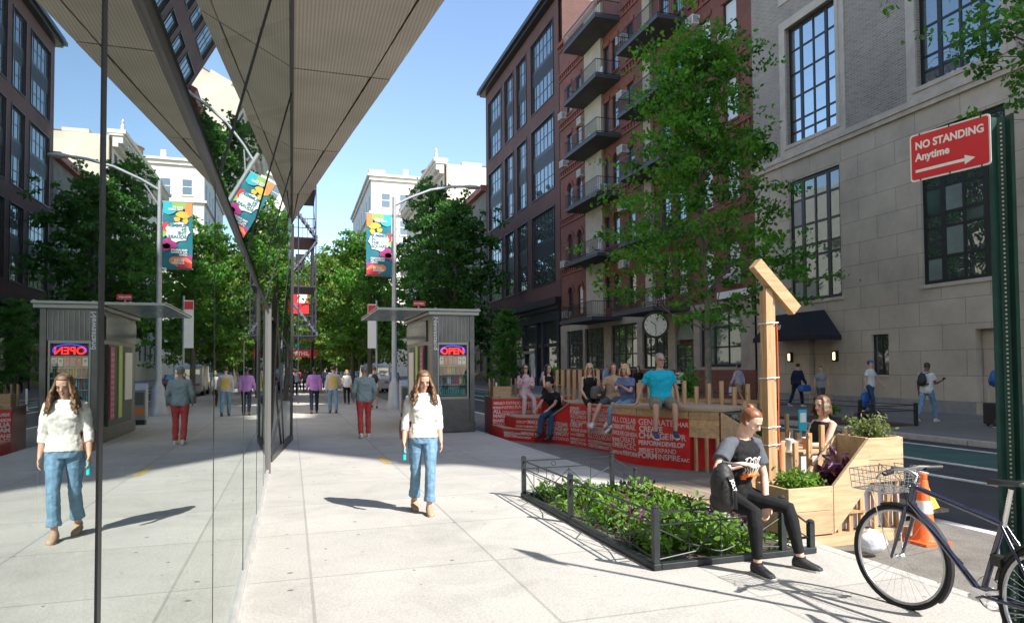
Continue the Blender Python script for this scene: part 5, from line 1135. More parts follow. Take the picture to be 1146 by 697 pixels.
for n_,c_ in dict(c_white=(.66,.645,.61),c_offwhite=(.62,.66,.66),c_black=(.014,.014,.016),c_charcoal=(.085,.095,.115),c_navy=(.015,.02,.045),c_red=(.5,.07,.06),c_sage=(.26,.33,.33),c_purple=(.33,.16,.42),c_yellow=(.52,.40,.13),c_ltblue=(.28,.4,.62),c_turq=(.01,.36,.5),c_olive=(.17,.17,.13),c_pink=(.6,.42,.43),c_bluesk=(.05,.12,.42),c_khaki=(.33,.26,.17),c_lilac=(.45,.42,.52),c_grey=(.25,.27,.3),c_bluepat=(.12,.15,.28),c_tan=(.4,.3,.2),c_teal=(.02,.3,.33)).items(): cl(n_,c_)
cl('denim',(.15,.27,.39),.25); cl('denim_dark',(.03,.07,.14),.3); cl('denim_light',(.16,.28,.42),.3)
mat('eye_dark',(.02,.015,.012),.3); mat('lip',(.42,.13,.11),.5); mat('brow',(.06,.035,.02),.8); mat('shoe_black',(.02,.02,.023),.6,bump=.3,bs=60); mat('shoe_white',(.65,.64,.62),.6); mat('shoe_tan',(.4,.28,.18),.6); mat('shoe_navy',(.02,.03,.08),.6); mat('shoe_brown',(.07,.035,.02),.5); mat('sole_white',(.62,.62,.6),.6); mat('sole_dark',(.03,.03,.03),.7); mat('lens',(.008,.008,.01),.1,spec=1); mat('bag_brown',(.16,.06,.03),.5); mat('bag_black',(.018,.018,.02),.6,bump=.3,bs=30); mat('bag_blue',(.02,.10,.35),.5,bump=.4,bs=8); mat('bag_grey',(.1,.1,.105),.6); mat('phone',(.02,.02,.025),.2); mat('aqua_bottle',(.03,.5,.55),.3); mat('print_orange',(.8,.18,.02),.6)
V=Vector
def ring(c,sx,sy,ax,ay,n=14,sq=1.0):
    out=[]
    for i in range(n):
        t=2*PI*i/n; ct,st=math.cos(t),math.sin(t)
        k=1/((abs(ct)**(2*sq)+abs(st)**(2*sq))**(1/(2*sq))) if sq!=1 else 1
        out.append(c+sx*(ax*ct*k)+sy*(ay*st*k))
    return out
def remesh(o,vox,sm=2,disp=0,dseed=0,dscale=.12):
    r=o.modifiers.new('r','REMESH'); r.mode='VOXEL'; r.voxel_size=vox; r.use_smooth_shade=True
    s=o.modifiers.new('s','SMOOTH'); s.factor=.5; s.iterations=sm
    if disp:
        if 'folds' not in bpy.data.textures:
            tx=bpy.data.textures.new('folds','CLOUDS'); tx.noise_scale=.07; tx.noise_depth=2
        d=o.modifiers.new('d','DISPLACE'); d.texture=bpy.data.textures['folds']; d.strength=disp; d.mid_level=.5; d.texture_coords='LOCAL'
def nz(v): v=Vector(v); return v.normalized()
def person(label,x,y,rz,h=1.7,z=0,female=False,lean=(0,0,1),hips=None,legs=None,arms=None,head=(0,0),skin='skin_fair',hair=('short','hair_brown'),
           top=('c_white','short'),bottom=('denim','long'),shoes=('shoe_black','sole_white'),shrug=0,lod=1,group=None,glasses=False,feet=(0,0),seat=None,plant=False,flare=0,fat=0,hatc=None,twist=0,name='person'):
    """local frame: faces +Y, its right hand side is +X. legs/arms: [(upper dir),(lower dir)] for right then left."""
    k=h/1.75; T=thing(name,label,'person',(x,y,z),rz,group)
    vox={0:.0075,1:.013,2:.022}[lod]
    q0=random.Random(len(label)*13+ord(label[0])+int(abs(y)*10)); a0=q0.choice([-1,1])*q0.uniform(.12,.34); s0=max(0,a0); s1=max(0,-a0)
    legs=legs or [((.03,a0,-1),(0,a0*.3-.1-s1*1.1,-1)),((-.03,-a0,-1),(0,-a0*.3-.1-s0*1.1,-1))]
    arms=arms or [((.16+q0.uniform(0,.08),-a0*.9,-1),(.05,.15-a0*.8+q0.uniform(0,.3),-1)),((-.16-q0.uniform(0,.08),a0*.9,-1),(-.05,.15+a0*.8+q0.uniform(0,.3),-1))]
    if head==(0,0) and lod==2: head=(q0.uniform(-4,14),q0.uniform(-25,25))
    up_=nz(lean); sx=Vector((math.cos(twist),math.sin(twist),0)); sx=(sx-up_*sx.dot(up_)).normalized(); fy=up_.cross(sx).normalized()
    TH,SHN,UA,FA=.43*k,.42*k,.285*k,.25*k
    hw=(.092 if not female else .09)*k
    P=V((0,0,0)); hip=[P+V((hw,0,-.02*k)),P-V((hw,0,.02*k))]
    knee=[hip[i]+nz(legs[i][0])*TH for i in (0,1)]; ank=[knee[i]+nz(legs[i][1])*SHN for i in (0,1)]
    # root height: either a given seat height or feet on the ground
    pz=(seat+.10*k) if seat is not None else -min(a.z for a in ank)+.075*k
    if plant: pz=-min(a.z for a in ank)+.078*k
    off=V((0,0,pz)); P=P+off; hip=[q+off for q in hip]; knee=[q+off for q in knee]; ank=[q+off for q in ank]
    f_=1-.1*female; w_=1+fat
    waist=P+up_*.13*k; rib=P+up_*.26*k; chest=P+up_*.38*k; neck=P+up_*.52*k
    sh=[P+up_*(.452+shrug*.03)*k+sx*(.178 if not female else .155)*k, P+up_*(.452+shrug*.03)*k-sx*(.178 if not female else .155)*k]
    elb=[sh[i]+nz(arms[i][0])*UA for i in (0,1)]; wri=[elb[i]+nz(arms[i][1])*FA for i in (0,1)]
    hp,hy=R(head[0]),R(head[1])   # pitch down, yaw left
    hup=(up_*.5+V((0,0,1))*.5).normalized(); hf=V((-math.sin(hy),math.cos(hy),0)); hf=(hf-hup*hf.dot(hup)).normalized(); hf2=hf*math.cos(hp)-hup*math.sin(hp); hu2=hup*math.cos(hp)+hf*math.sin(hp); hr=hf2.cross(hu2).normalized()
    hc=neck+hup*.085*k+hu2*.075*k+hf2*.02*k
    def torso(b,e=0,lo=0,hi=1,sq=1.25,bust=True):
        ks=[(-.09,.135,.105),(-.02,.168 if female else .163,.118),(.07,.15 if female else .152,.108),(.15,.122 if female else .142,.095),(.26,.137 if female else .158,.105),(.36,.152 if female else .172,.115),(.43,.155 if female else .178,.098),(.475,.12 if female else .135,.08),(.51,.062,.06),(.55,.052,.054)]
        rg=[]
        for q,a,c in ks:
            if q<lo or q>hi: continue
            cc=P+up_*q*k+fy*(.0 if q<.2 else .006*k)
            rg.append(ring(cc,sx,fy,(a*w_*k)+e,(c*w_*k)+e,16,sq if q<.46 else 1))
        b.rings(rg)
        if female and bust and lo<.3:
            for s in (-1,1): b.ball(P+up_*.345*k+sx*s*.07*k+fy*.075*k,(.062*k+e,.055*k+e,.06*k+e),10)
    def limb(b,pts,rs,n=10): b.tube(pts,rs,n)
    def fingers(b,i):
        a=wri[i]; d=nz(arms[i][1]); hd=nz(arms[i][2]) if len(arms[i])>2 else d
        side=sx*(1 if i==0 else -1)
        pn=nz(hd.cross(fy)) if abs(hd.dot(fy))<.9 else nz(hd.cross(up_))   # palm width axis
        wdt=nz(fy-hd*fy.dot(hd)) if abs(hd.dot(fy))<.8 else nz(sx-hd*sx.dot(hd)); th=hd.cross(wdt)
        inn=-side; inn=nz(inn-hd*inn.dot(hd)) if abs(inn.dot(hd))<.95 else th
        rg=[ring(a+hd*q*k,wdt,th,r1*k,r2*k,10,1.4) for q,r1,r2 in ((-.01,.026,.021),(.02,.034,.017),(.06,.041,.016),(.085,.038,.013))]
        b.rings(rg)
        if lod>1: b.rings([ring(a+hd*q*k,wdt,th,r1*k,r2*k,10,1.4) for q,r1,r2 in ((.07,.038,.016),(.12,.034,.014),(.16,.02,.01))]); return
        for j,(o_,L_) in enumerate(((.03,.068),(.0105,.078),(-.009,.073),(-.028,.058))):
            s0=a+hd*.075*k+wdt*o_*k; m1=s0+hd*L_*.45*k+inn*.006*k; m2=m1+(hd*.8+inn*.6).normalized()*L_*.33*k; m3=m2+(hd*.4+inn*.9).normalized()*L_*.26*k
            b.tube([s0,m1,m2,m3],[.0092*k,.0088*k,.008*k,.0065*k],8)
        t0=a+hd*.03*k+wdt*.03*k; b.tube([t0,t0+(hd*.6+wdt*.8).normalized()*.035*k,t0+(hd*.9+wdt*.55+inn*.3).normalized()*.068*k],[.013*k,.0105*k,.008*k],8)
    # ---- body
    b=MB(); torso(b)
    for i in (0,1):
        limb(b,[hip[i]+up_*.03*k,hip[i].lerp(knee[i],.3),hip[i].lerp(knee[i],.75),knee[i],knee[i].lerp(ank[i],.3),knee[i].lerp(ank[i],.75),ank[i]],[.085*k*w_,.080*k*w_,.058*k,.052*k,.055*k,.036*k,.034*k])
        d=nz(nz(arms[i][0])); limb(b,[sh[i]-sx*(.03 if i==0 else -.03)*k,sh[i],sh[i].lerp(elb[i],.4),elb[i],elb[i].lerp(wri[i],.3),wri[i]],[.05*k,.05*k,.043*k,.034*k,.036*k,.025*k]); fingers(b,i)
    b.tube([neck-up_*.06*k,neck+hup*.02*k,hc-hu2*.05*k-hf2*.012*k],[.06*k,.052*k,.05*k],12)
    # head
    hd_=MB(); rg=[]
    for q,a,c,o_ in ((-.115,.022,.022,.055),(-.105,.038,.04,.04),(-.085,.05,.058,.022),(-.05,.06,.076,.008),(-.01,.068,.088,0),(.03,.072,.092,-.004),(.065,.068,.088,-.008),(.092,.054,.07,-.01),(.11,.03,.04,-.012),(.116,.008,.01,-.012)):
        rg.append(ring(hc+hu2*q*k+hf2*o_*k,hr,hf2,a*k,c*k,14))
    b.rings(rg)
    if lod<2:
        b.tube([hc+hu2*.015*k+hf2*.082*k,hc-hu2*.018*k+hf2*.101*k,hc-hu2*.03*k+hf2*.088*k],[.008*k,.012*k,.010*k],8)
        for s in (-1,1): b.ball(hc-hu2*.008*k+hr*s*.072*k-hf2*.005*k,(.008*k,.016*k,.028*k),8); b.ball(hc+hu2*.026*k+hr*s*.03*k+hf2*.078*k,(.022*k,.012*k,.008*k),8); b.ball(hc-hu2*.028*k+hr*s*.036*k+hf2*.06*k,(.022*k,.02*k,.02*k),8)
        b.ball(hc-hu2*.1*k+hf2*.075*k,(.018*k,.014*k,.014*k),8)
    o=b.build('body',skin,T); remesh(o,vox,2)
    # face features
    rot=Matrix((hr,hf2,hu2)).transposed()
    if lod<2:
        e=MB()
        for s in (-1,1): e.ball(hc+hu2*.008*k+hr*s*.03*k+hf2*.083*k,(.0135*k,.008*k,.0055*k),10,0,rot)
        e.build('eyes','eye_dark',T)
        e=MB()
        for s in (-1,1): e.tube([hc+hu2*.028*k+hr*s*.014*k+hf2*.091*k,hc+hu2*.034*k+hr*s*.03*k+hf2*.0885*k,hc+hu2*.028*k+hr*s*.046*k+hf2*.078*k],.0035*k,5)
        e.build('eyebrows','brow',T)
        e=MB(); e.ball(hc-hu2*.056*k+hf2*.083*k,(.021*k,.009*k,.0065*k),12,0,rot); e.build('lips','lip',T)
    if glasses:
        e=MB()
        for s in (-1,1): e.ball(hc+hu2*.012*k+hr*s*.031*k+hf2*.097*k,(.025*k,.006*k,.019*k),12,0,rot)
        for s in (-1,1): e.tube([hc+hu2*.015*k+hr*s*.055*k+hf2*.09*k,hc+hu2*.012*k+hr*s*.075*k],.0025*k,4)
        e.build('sunglasses','lens',T)
    # ---- top
    kind=top[1] if top else None
    if top:
        b=MB(); e=.017*k+(.004 if lod else 0)
        lo={'tank':-.02,'crop':.03}.get(kind,-.1 if not(female and bottom and bottom[1] in('crop','skirt')) else -.02)
        if kind=='tank': torso(b,e,lo,.48)
        else: torso(b,e,lo,.515)
        if kind!='tank':
            fr={'short':.62,'long':1,'three':1,'off':.5}.get(kind,.62)
            for i in (0,1):
                ex_=.006*k if kind!='jacket' else .016*k
                if kind in('long','jacket','three'):
                    endp=elb[i].lerp(wri[i],{'three':.45}.get(kind,.97)); limb(b,[sh[i]-sx*(.06 if i==0 else -.06)*k+up_*.012*k,sh[i],sh[i].lerp(elb[i],.45),elb[i],elb[i].lerp(endp,.5),endp],[(.048*k+ex_),(.052*k+ex_),(.054*k+ex_),(.045*k+ex_),(.044*k+ex_),(.036*k+ex_)])
                else: limb(b,[sh[i]-sx*(.06 if i==0 else -.06)*k+up_*.012*k,sh[i],sh[i].lerp(elb[i],fr*.6),sh[i].lerp(elb[i],fr)],[.048*k+ex_,.053*k+ex_,.057*k+ex_,.060*k+ex_])
        o=b.build('shirt' if kind!='jacket' else 'jacket',top[0],T); remesh(o,vox*1.1,2,disp=(.034 if lod else .022)*k if kind!='tank' else .008)
    if len(top or ())>2:   # vest over the shirt
        b=MB(); torso(b,.03*k,-.06,.46); o=b.build('vest',top[2],T); remesh(o,vox*1.1,2,.015)
    # ---- bottom
    kind=bottom[1] if bottom else None
    if kind in('long','tight','shorts','crop'):
        b=MB(); torso(b,(.004 if kind=='tight' else .008)*k,-.2,.06,bust=False)
        for i in (0,1):
            e=(.005 if kind=='tight' else (.008 if female else .014))*k
            if kind=='shorts': limb(b,[hip[i]+up_*.03*k,hip[i].lerp(knee[i],.3),hip[i].lerp(knee[i],.92)],[.088*k*w_+e,.085*k*w_+e,.078*k+e])
            else:
                endf={'crop':.8,'tight':.88}.get(kind,.96); en=knee[i].lerp(ank[i],endf); fl=flare
                limb(b,[hip[i]+up_*.03*k,hip[i].lerp(knee[i],.3),hip[i].lerp(knee[i],.75),knee[i],knee[i].lerp(en,.3),knee[i].lerp(en,.75),en],[.086*k*w_+e,.082*k*w_+e,.06*k+e,.054*k+e,.056*k+e*1.1,.040*k+e*1.6+fl*.5,.038*k+(e*1.7 if kind!='tight' else e)+fl])
        o=b.build('trousers' if kind!='shorts' else 'shorts',bottom[0],T); remesh(o,vox*1.1,2,disp=(.016 if female else .028)*k if kind!='tight' else .007)
    elif kind=='skirt':
        b=MB(); mid=(knee[0]+knee[1])/2; en=mid.lerp((ank[0]+ank[1])/2,.12 if seat is None else .3); w0=P+up_*.1*k
        ay=nz((mid-P).cross(sx)); rg=[ring(w0,sx,fy,.15*k,.12*k),ring(P-up_*.02*k+(mid-P)*.12,sx,(fy+up_*.3).normalized(),.19*k,.14*k),ring(P.lerp(mid,.6),sx,ay,.2*k,.12*k),ring(mid,sx,nz(ay+V((0,.5,0))),.2*k,.12*k),ring(en,sx,V((0,1,0)),.2*k,.11*k)]
        b.rings(rg); o=b.build('skirt',bottom[0],T); remesh(o,vox*1.1,2,.02)
    # ---- shoes
    for i in (0,1):
        fd=V((math.sin(R(feet[i])),math.cos(R(feet[i])),0)); pit_=0
        sd=nz(legs[i][1]); 
        if seat is None: pit_=max(-.9,min(.9,-(sd.y*1.0) if sd.y<-.2 else 0))
        fdir=nz(fd+V((0,0,-max(0,-sd.y-.25)*.9 if seat is None else (-.1 if ank[i].z>.2 else 0))))
        fu=nz(V((0,0,1))-fdir*fdir.z); fr=fdir.cross(fu); a=ank[i]-fu*.005*k
        b=MB(); rg=[]
        for q,wd,hh,zc in ((-.07,.02,.03,-.03),(-.055,.034,.05,-.022),(-.01,.038,.062,-.012),(.04,.040,.045,-.028),(.09,.046,.034,-.04),(.14,.042,.026,-.046),(.165,.03,.018,-.05),(.175,.012,.01,-.052)): rg.append([a+fdir*q*k+fu*(zc*k+hh*k*max(-.75,math.sin(t)))+fr*wd*k*math.cos(t) for t in [2*PI*j/12 for j in range(12)]])
        b.rings(rg); b.tube([a+fu*.0*k,a+fu*.03*k],[.04*k,.038*k],10); o=b.build('shoe',shoes[0],T,smooth=True)
        s_=MB(); rg=[[a+fdir*q*k+fu*zz*k+fr*wd*k for zz,wd in ((-.075,-w),(-.075,w),(-.056,w*1.04),(-.056,-w*1.04))] for q,w in ((-.073,.018),(-.06,.034),(-.01,.036),(.04,.037),(.09,.046),(.14,.043),(.17,.028),(.18,.01))]
        s_.rings(rg); s_.build('sole',shoes[1],o)
    # ---- hair
    hk,hm=hair
    if hk!='none':
        b=MB(); rr=random.Random(int(x*100)); 
        def cap(e,front=.03,low=-.03):
            rg=[]; n=16
            for q,a,c,o_ in ((low,.066,.085,-.0),(.0,.071,.09,-.002),(.03,.074,.094,-.005),(.065,.070,.09,-.009),(.092,.057,.073,-.011),(.112,.034,.043,-.012),(.12,.01,.012,-.012)):
                r=[]
                for i in range(n):
                    t=2*PI*i/n; st=math.sin(t); yy=c*st
                    # cut the face opening: in front keep hair only above the hairline
                    if st>.2 and q<.05: yy=c*(.2-(st-.2)*.3)
                    elif st>.2 and q<.08: yy=c*(.2+(st-.2)*.45)
                    elif st>.2 and q<.1: yy=c*st*.96
                    r.append(hc+hu2*q*k+hr*(a*k+e)*math.cos(t)+hf2*((yy+o_)*k+(e if st>0 else -e)*abs(st)))
                rg.append(r)
            b.rings(rg)
        if hk=='short': cap(.008*k)
        if hk=='thin': cap(.003*k,low=-.02)
        if hk in('long','wavy','bob','bun'):
            cap(.012*k if hk!='bun' else .007*k,low=-.04)
            if hk=='bun':
                b.ball(hc+hu2*.108*k-hf2*.066*k,(.03*k,.028*k,.026*k),12)
                for j in range(14):
                    t=2*PI*j/14; c0=hc+hu2*.108*k-hf2*.066*k; b.tube([c0+(hr*math.cos(t)+hf2*math.sin(t))*.024*k,c0+(hr*math.cos(t+1)+hf2*math.sin(t+1))*.028*k+hu2*.01*k],.008*k,5)
            else:
                L_={'long':.30,'wavy':.27,'bob':.13}[hk]*k; n={'long':44,'wavy':120,'bob':46}[hk]
                if lod==2: n//=2
                for j in range(n):
                    t=R(236)*(j/(n-1)-.5)-PI/2; ct,st=math.cos(t),math.sin(t); 
                    base=hc+hu2*.05*k+hr*(.071)*k*ct+hf2*(.083*st+.004)*k; l=L_*rr.uniform(.75,1.08); ph=rr.uniform(0,6.3); amp=(.022 if hk=='wavy' else .004)*k
                    pts=[hc+hu2*.119*k+hf2*(.05*st+.005)*k+hr*.006*k*(1 if ct>0 else -1),hc+hu2*.098*k+hr*.050*k*ct+hf2*(.055*st+.008)*k,base]
                    for s in range(1,9):
                        u=s/8; dn=V((0,0,-1)); outw=hr*ct+hf2*st
                        spread=(.02+.03*u*(1.6 if hk=='wavy' else .8))*k
                        q_=base+dn*(l*u+.05*k*u)+outw*spread*min(1,u*3)+(hf2*.02*k*u if abs(ct)>.5 else V((0,0,0)))+V((math.sin(ph+u*13)*amp*u*2,math.cos(ph+u*11)*amp*u*2,0))
                        pts.append(q_)
                    b.tube(pts,([.010*k,.014*k,.015*k]+[.0125*k]*6+[.009*k,.003*k]) if hk!='wavy' else ([.009*k,.011*k,.011*k]+[.0095*k]*6+[.007*k,.002*k]),5)
        o=b.build('hair',hm,T,smooth=True)
        if hk in('short','thin','bun'): remesh(o,max(vox,.008),1,disp=.012*k if hk=='short' else .004)
        else: remesh(o,max(vox*.8,.007),1,0)
    if hatc:
        b=MB(); rg=[ring(hc+hu2*q*k,hr,hf2,(a+.006)*k,(c+.006)*k,14) for q,a,c in ((.04,.076,.098),(.075,.074,.094),(.105,.058,.07),(.122,.02,.025))]; b.rings(rg)
        b.rings([[hc+hu2*(.045+.004*math.cos(a*.8))*k+hf2*(q)*k+hr*wd*k*a for a in (-1,-.5,0,.5,1)]+[hc+hu2*(.038)*k+hf2*q*k+hr*wd*k*a for a in (1,.5,0,-.5,-1)] for q,wd in ((.09,.065),(.13,.06),(.165,.035))]); b.build('cap',hatc,T,smooth=True)
    T['_']=0; del T['_']
    return T,dict(P=P,neck=neck,sh=sh,elb=elb,wri=wri,knee=knee,ank=ank,chest=chest,up=up_,sx=sx,fy=fy,hc=hc,k=k,hf=hf2,hu=hu2)
def backpack(T,J,mt='bag_black',s=1.0):
    k=J['k']; c=J['P']+J['up']*.3*k-J['fy']*.2*k; b=MB(); b.ball(c,(.15*k*s,.09*k*s,.22*k*s),14); b.ball(c-J['fy']*.07*k-J['up']*.06*k,(.11*k,.05*k,.12*k),12); o=b.build('backpack',mt,None); remesh(o,.012,2)
    q=MB()
    for s_ in (-1,1): q.tube([c+J['up']*.17*k+J['sx']*s_*.06*k,J['sh'][0 if s_>0 else 1]+J['up']*.06*k-J['sx']*s_*.06*k,J['P']+J['up']*.36*k+J['fy']*.14*k+J['sx']*s_*.1*k,J['P']+J['up']*.2*k+J['sx']*s_*.16*k,c-J['up']*.14*k+J['sx']*s_*.08*k],.014*k,5)
    o.matrix_world=T.matrix_world if False else o.matrix_world
    st_=q.build('strap',mt,o); return o
def place(o,T,label,cat,group=None):
    o.location=T.location; o.rotation_euler=T.rotation_euler; return tag(o,label,cat,group)
def handbag(c,w,h,d,mt,T,label,strap=None,cat='bag'):
    c=V(c); b=MB(); b.rings([ring(c+V((0,0,q*h)),V((1,0,0)),V((0,1,0)),w*a,d*a,14,1.6) for q,a in ((-.5,.75),(-.45,.95),(0,1.0),(.4,.85),(.5,.5))]); o=b.build('handbag',mt,None,smooth=True)
    if strap: q=MB(); q.tube(strap,.008,5); q.build('strap',mt,o)
    return place(o,T,label,cat)
F=180
# 1 walking woman
T,J=person('woman with wavy brown hair walking towards the camera in white blouse and jeans',1.43,7.78,R(F-2),1.66,female=True,lod=0,
  legs=[((-.03,-.14,-1),(-.02,-.50,-1)),((.04,.30,-1),(.03,-.05,-1))],arms=[((.20,.02,-1),(.10,.30,-1)),((-.17,-.08,-1),(-.05,.24,-1))],head=(26,6),skin='skin_fair',hair=('wavy','hair_curl'),
  top=('c_white','three'),bottom=('denim','crop'),shoes=('shoe_tan','shoe_tan'),flare=.02)
handbag(J['P']+V((.19,-.06,.08)),.07,.24,.10,'bag_brown',T,'brown leather shoulder bag at the side of the woman in the white blouse',[J['P']+V((.22,.02,.2)),J['sh'][0]+V((-.03,.07,.05)),J['sh'][0]+V((-.03,-.02,.09)),J['P']+V((.22,-.08,.2))])
o=MB().tube([J['wri'][0]+V((0,.02,-.05)),J['wri'][0]+V((0,.03,-.19))],.022,12).build('bottle','aqua_bottle',None,smooth=True); place(o,T,'small aqua bottle held in the walking womans hand','bottle')
# 2 foreground seated woman
T,J=person('young woman with auburn hair bun seated on the low fence in black leggings',3.61,5.04,R(F+10),1.72,female=True,lod=0,seat=.46,plant=True,
  lean=(-.02,.24,1),legs=[((.22,.92,-.10),(-.02,.05,-1)),((-.30,.95,-.13),(-.10,.20,-1))],
  arms=[((.72,.25,-.62),(-.95,.28,.12),(-.8,.5,-.1)),((-.1,.26,-.95),(.26,.28,-1))],head=(28,24),skin='skin_pale',hair=('bun','hair_auburn'),top=('c_black','short'),bottom=('c_black','tight'),shoes=('shoe_black','sole_white'),feet=(6,-16))
SW=(T,J)
sh_=J['sh']; 
for i in (0,1):
    b=MB(); b.tube([sh_[i]-J['sx']*(.075 if i==0 else -.075)*J['k']+J['up']*.012,sh_[i],sh_[i].lerp(J['elb'][i],.4),sh_[i].lerp(J['elb'][i],.66)],[.062,.070,.071,.074],14); o=b.build('grey_sleeve','c_charcoal',T); remesh(o,.008,2,.008)
# shirt print: generic white squiggles and an orange bar
b=MB(); pc=J['P']+J['up']*.31+J['fy']*.16; q=random.Random(3)
def sp(u,v,d=0): return pc+J['sx']*(u)+J['up']*v+J['fy']*(-abs(u)**2*2.2+d-(.012 if v<-.05 else 0))
for t in range(6):
    u=-.075+t*.03; pts=[sp(u+.012*math.sin(k*1.5+t),.06-k*.026) for k in range(6)]; b.tube(pts,[.005]*6,5,0)
b.tube([sp(-.085+.17*k/8,.065+.012*math.sin(k*2.2)) for k in range(9)],.005,5,0)
b.tube([sp(-.08+.16*k/8,-.085+.006*math.sin(k*1.9)) for k in range(9)],[.017,.021,.015,.015,.015,.015,.015,.02,.016],6,1); b.tube([sp(.05+.02*k,-.105,.002) for k in range(3)],.02,6,1)
b.build('shirt_print',['white_paper','print_orange'],T,smooth=True)
# her backpack hanging from the hand
b=MB(); hnd=J['wri'][0]+V((-.05,.03,-.02)); c=hnd+V((.25,-.07,-.15)); b.ball(c,(.10,.10,.20),18); b.ball(c+V((.02,.075,-.03)),(.075,.05,.13),14); b.ball(c+V((-.01,-.01,-.11)),(.115,.105,.10),14); o=b.build('backpack','bag_black',None); remesh(o,.009,2,.012)
s_=MB(); s_.tube([c+V((0,0,.2)),hnd+V((0,0,0)),c+V((-.07,.03,.17))],.012,6); s_.tube([c+V((.04,.10,.1)),c+V((.02,.155,-.02)),c+V((-.02,.12,-.16))],.012,6); s_.build('strap','bag_black',o)
m_=text('JOLT',.045,'white_paper',c+V((.07,.155,.08)),(-.25,.1,-.9),(-.9,0,.2),None,.001,.001); m_.parent=o
place(o,T,'black backpack held at the side of the auburn haired young woman','backpack')
# 3..7 walkers going away
T,J=person('grey haired man walking away in sage jacket and coral red trousers',1.66,16.7,R(4),1.74,lod=1,legs=[((.02,.12,-1),(0,-.1,-1)),((-.02,-.08,-1),(0,-.35,-1))],arms=[((.3,-.05,-1),(-.1,.5,-.8)),((-.3,0,-1),(.1,.6,-.7))],hair=('short','hair_grey'),top=('c_sage','jacket'),bottom=('c_red','long'),shoes=('shoe_white','sole_white'),skin='skin_tan',fat=.08)
person('man walking away in a purple shirt and dark trousers',.80,26.4,R(2),1.74,lod=2,hair=('short','hair_black'),top=('c_purple','jacket'),bottom=('c_navy','long'),shoes=('shoe_brown','sole_dark'),skin='skin_dark')
person('man walking away in a yellow vest over pale sleeves and blue jeans',1.47,26.2,R(0),1.76,lod=2,hair=('short','hair_dkbrown'),top=('c_lilac','jacket','c_yellow'),bottom=('denim','long'),shoes=('shoe_brown','sole_dark'),fat=.06)
person('blonde woman in white top walking away beyond the yellow vest',2.42,32.3,R(0),1.62,female=True,lod=2,hair=('bob','hair_blonde'),top=('c_white','three'),bottom=('c_black','long'))
T,J=person('young man in khaki shorts walking away right of the grey haired man',3.22,28.3,R(-4),1.74,lod=2,hair=('short','hair_brown'),top=('c_white','short'),bottom=('c_khaki','shorts'),shoes=('shoe_black','sole_white'))
place(backpack(T,J),T,'dark backpack worn by the man in khaki shorts','backpack')
# 8 woman in tank top
T,J=person('woman with brown fringe and black tank top seated at the small white table',6.02,6.6,R(86),1.66,female=True,lod=0,seat=.44,legs=[((.1,1,-.1),(0,0,-1)),((-.1,1,-.1),(0,0.1,-1))],arms=[((.1,.5,-.9),(-.1,.95,.05)),((-.1,.45,-.9),(.1,.95,.05))],head=(6,10),hair=('bob','hair_brown'),top=('c_black','tank'),bottom=('c_black','long'),skin='skin_pale')
# 9 man in turquoise
T,J=person('grey haired man in turquoise T-shirt and shorts sitting on the large red block',6.10,10.50,R(F-20),1.82,lod=1,seat=.95,lean=(.02,-.05,1),legs=[((.16,1,-.12),(.02,.05,-1)),((-.12,1,-.1),(.0,.08,-1))],arms=[((.5,-.12,-.9),(.28,.08,-1),(.6,.6,-.2)),((-.34,-.1,-.95),(-.12,.1,-1),(-.4,.7,-.2))],head=(4,16),hair=('short','hair_grey'),top=('c_turq','short'),bottom=('c_olive','shorts'),shoes=('shoe_navy','sole_white'),skin='skin_tan',glasses=True,fat=.12)
# 10..15 seated group
person('bald man in black T-shirt and jeans seated on the red step looking down',5.93,14.95,R(122),1.74,lod=1,seat=.46,plant=True,lean=(0,.5,1),legs=[((.1,1,-.25),(0,.25,-1)),((-.1,1,-.3),(0,.2,-1))],arms=[((.1,.6,-.8),(-.1,.8,-.5)),((-.1,.6,-.8),(.1,.85,-.45))],head=(38,0),hair=('none',''),top=('c_black','short'),bottom=('denim_dark','long'),shoes=('shoe_brown','sole_dark'),skin='skin_tan')
person('long dark haired woman in pale pink suit and sunglasses seated on the tall red block',5.72,16.62,R(F-4),1.66,female=True,lod=1,seat=.88,legs=[((.1,1,-.25),(.1,.1,-1)),((-.05,1,-.25),(-.05,.05,-1))],arms=[((.2,.35,-.9),(-.3,.5,.75)),((-.1,.4,-.9),(.4,.9,.1))],hair=('wavy','hair_black'),top=('c_pink','jacket'),bottom=('c_pink','long'),shoes=('shoe_white','sole_white'),glasses=True)
person('dark haired woman in black top and blue skirt seated beside the woman in pink',6.18,16.2,R(F+18),1.64,female=True,lod=1,seat=.88,legs=[((.15,1,-.2),(.2,.15,-1)),((-.05,1,-.15),(.15,.25,-1))],arms=[((.15,.35,-.9),(-.35,.8,.25)),((-.1,.35,-.9),(.3,.9,.15))],head=(-2,0),hair=('long','hair_black'),top=('c_black','tank'),bottom=('c_bluesk','skirt'),shoes=('shoe_black','sole_white'))
T,J=person('long haired blonde woman in black top and sunglasses seated on the middle red block',6.22,13.75,R(F-6),1.66,female=True,lod=1,seat=.88,legs=[((.1,1,-.3),(.1,.15,-1)),((-.08,1,-.3),(.02,.1,-1))],arms=[((.2,.15,-.95),(-.2,.6,-.6)),((-.2,.2,-.95),(.25,.8,-.3))],head=(6,-12),hair=('long','hair_blonde'),top=('c_black','tank'),bottom=('c_black','shorts'),shoes=('shoe_white','sole_white'),glasses=True)
handbag(J['P']+V((-.12,.2,.12)),.17,.28,.1,'bag_grey',T,'grey handbag on the lap of the long haired blonde woman')
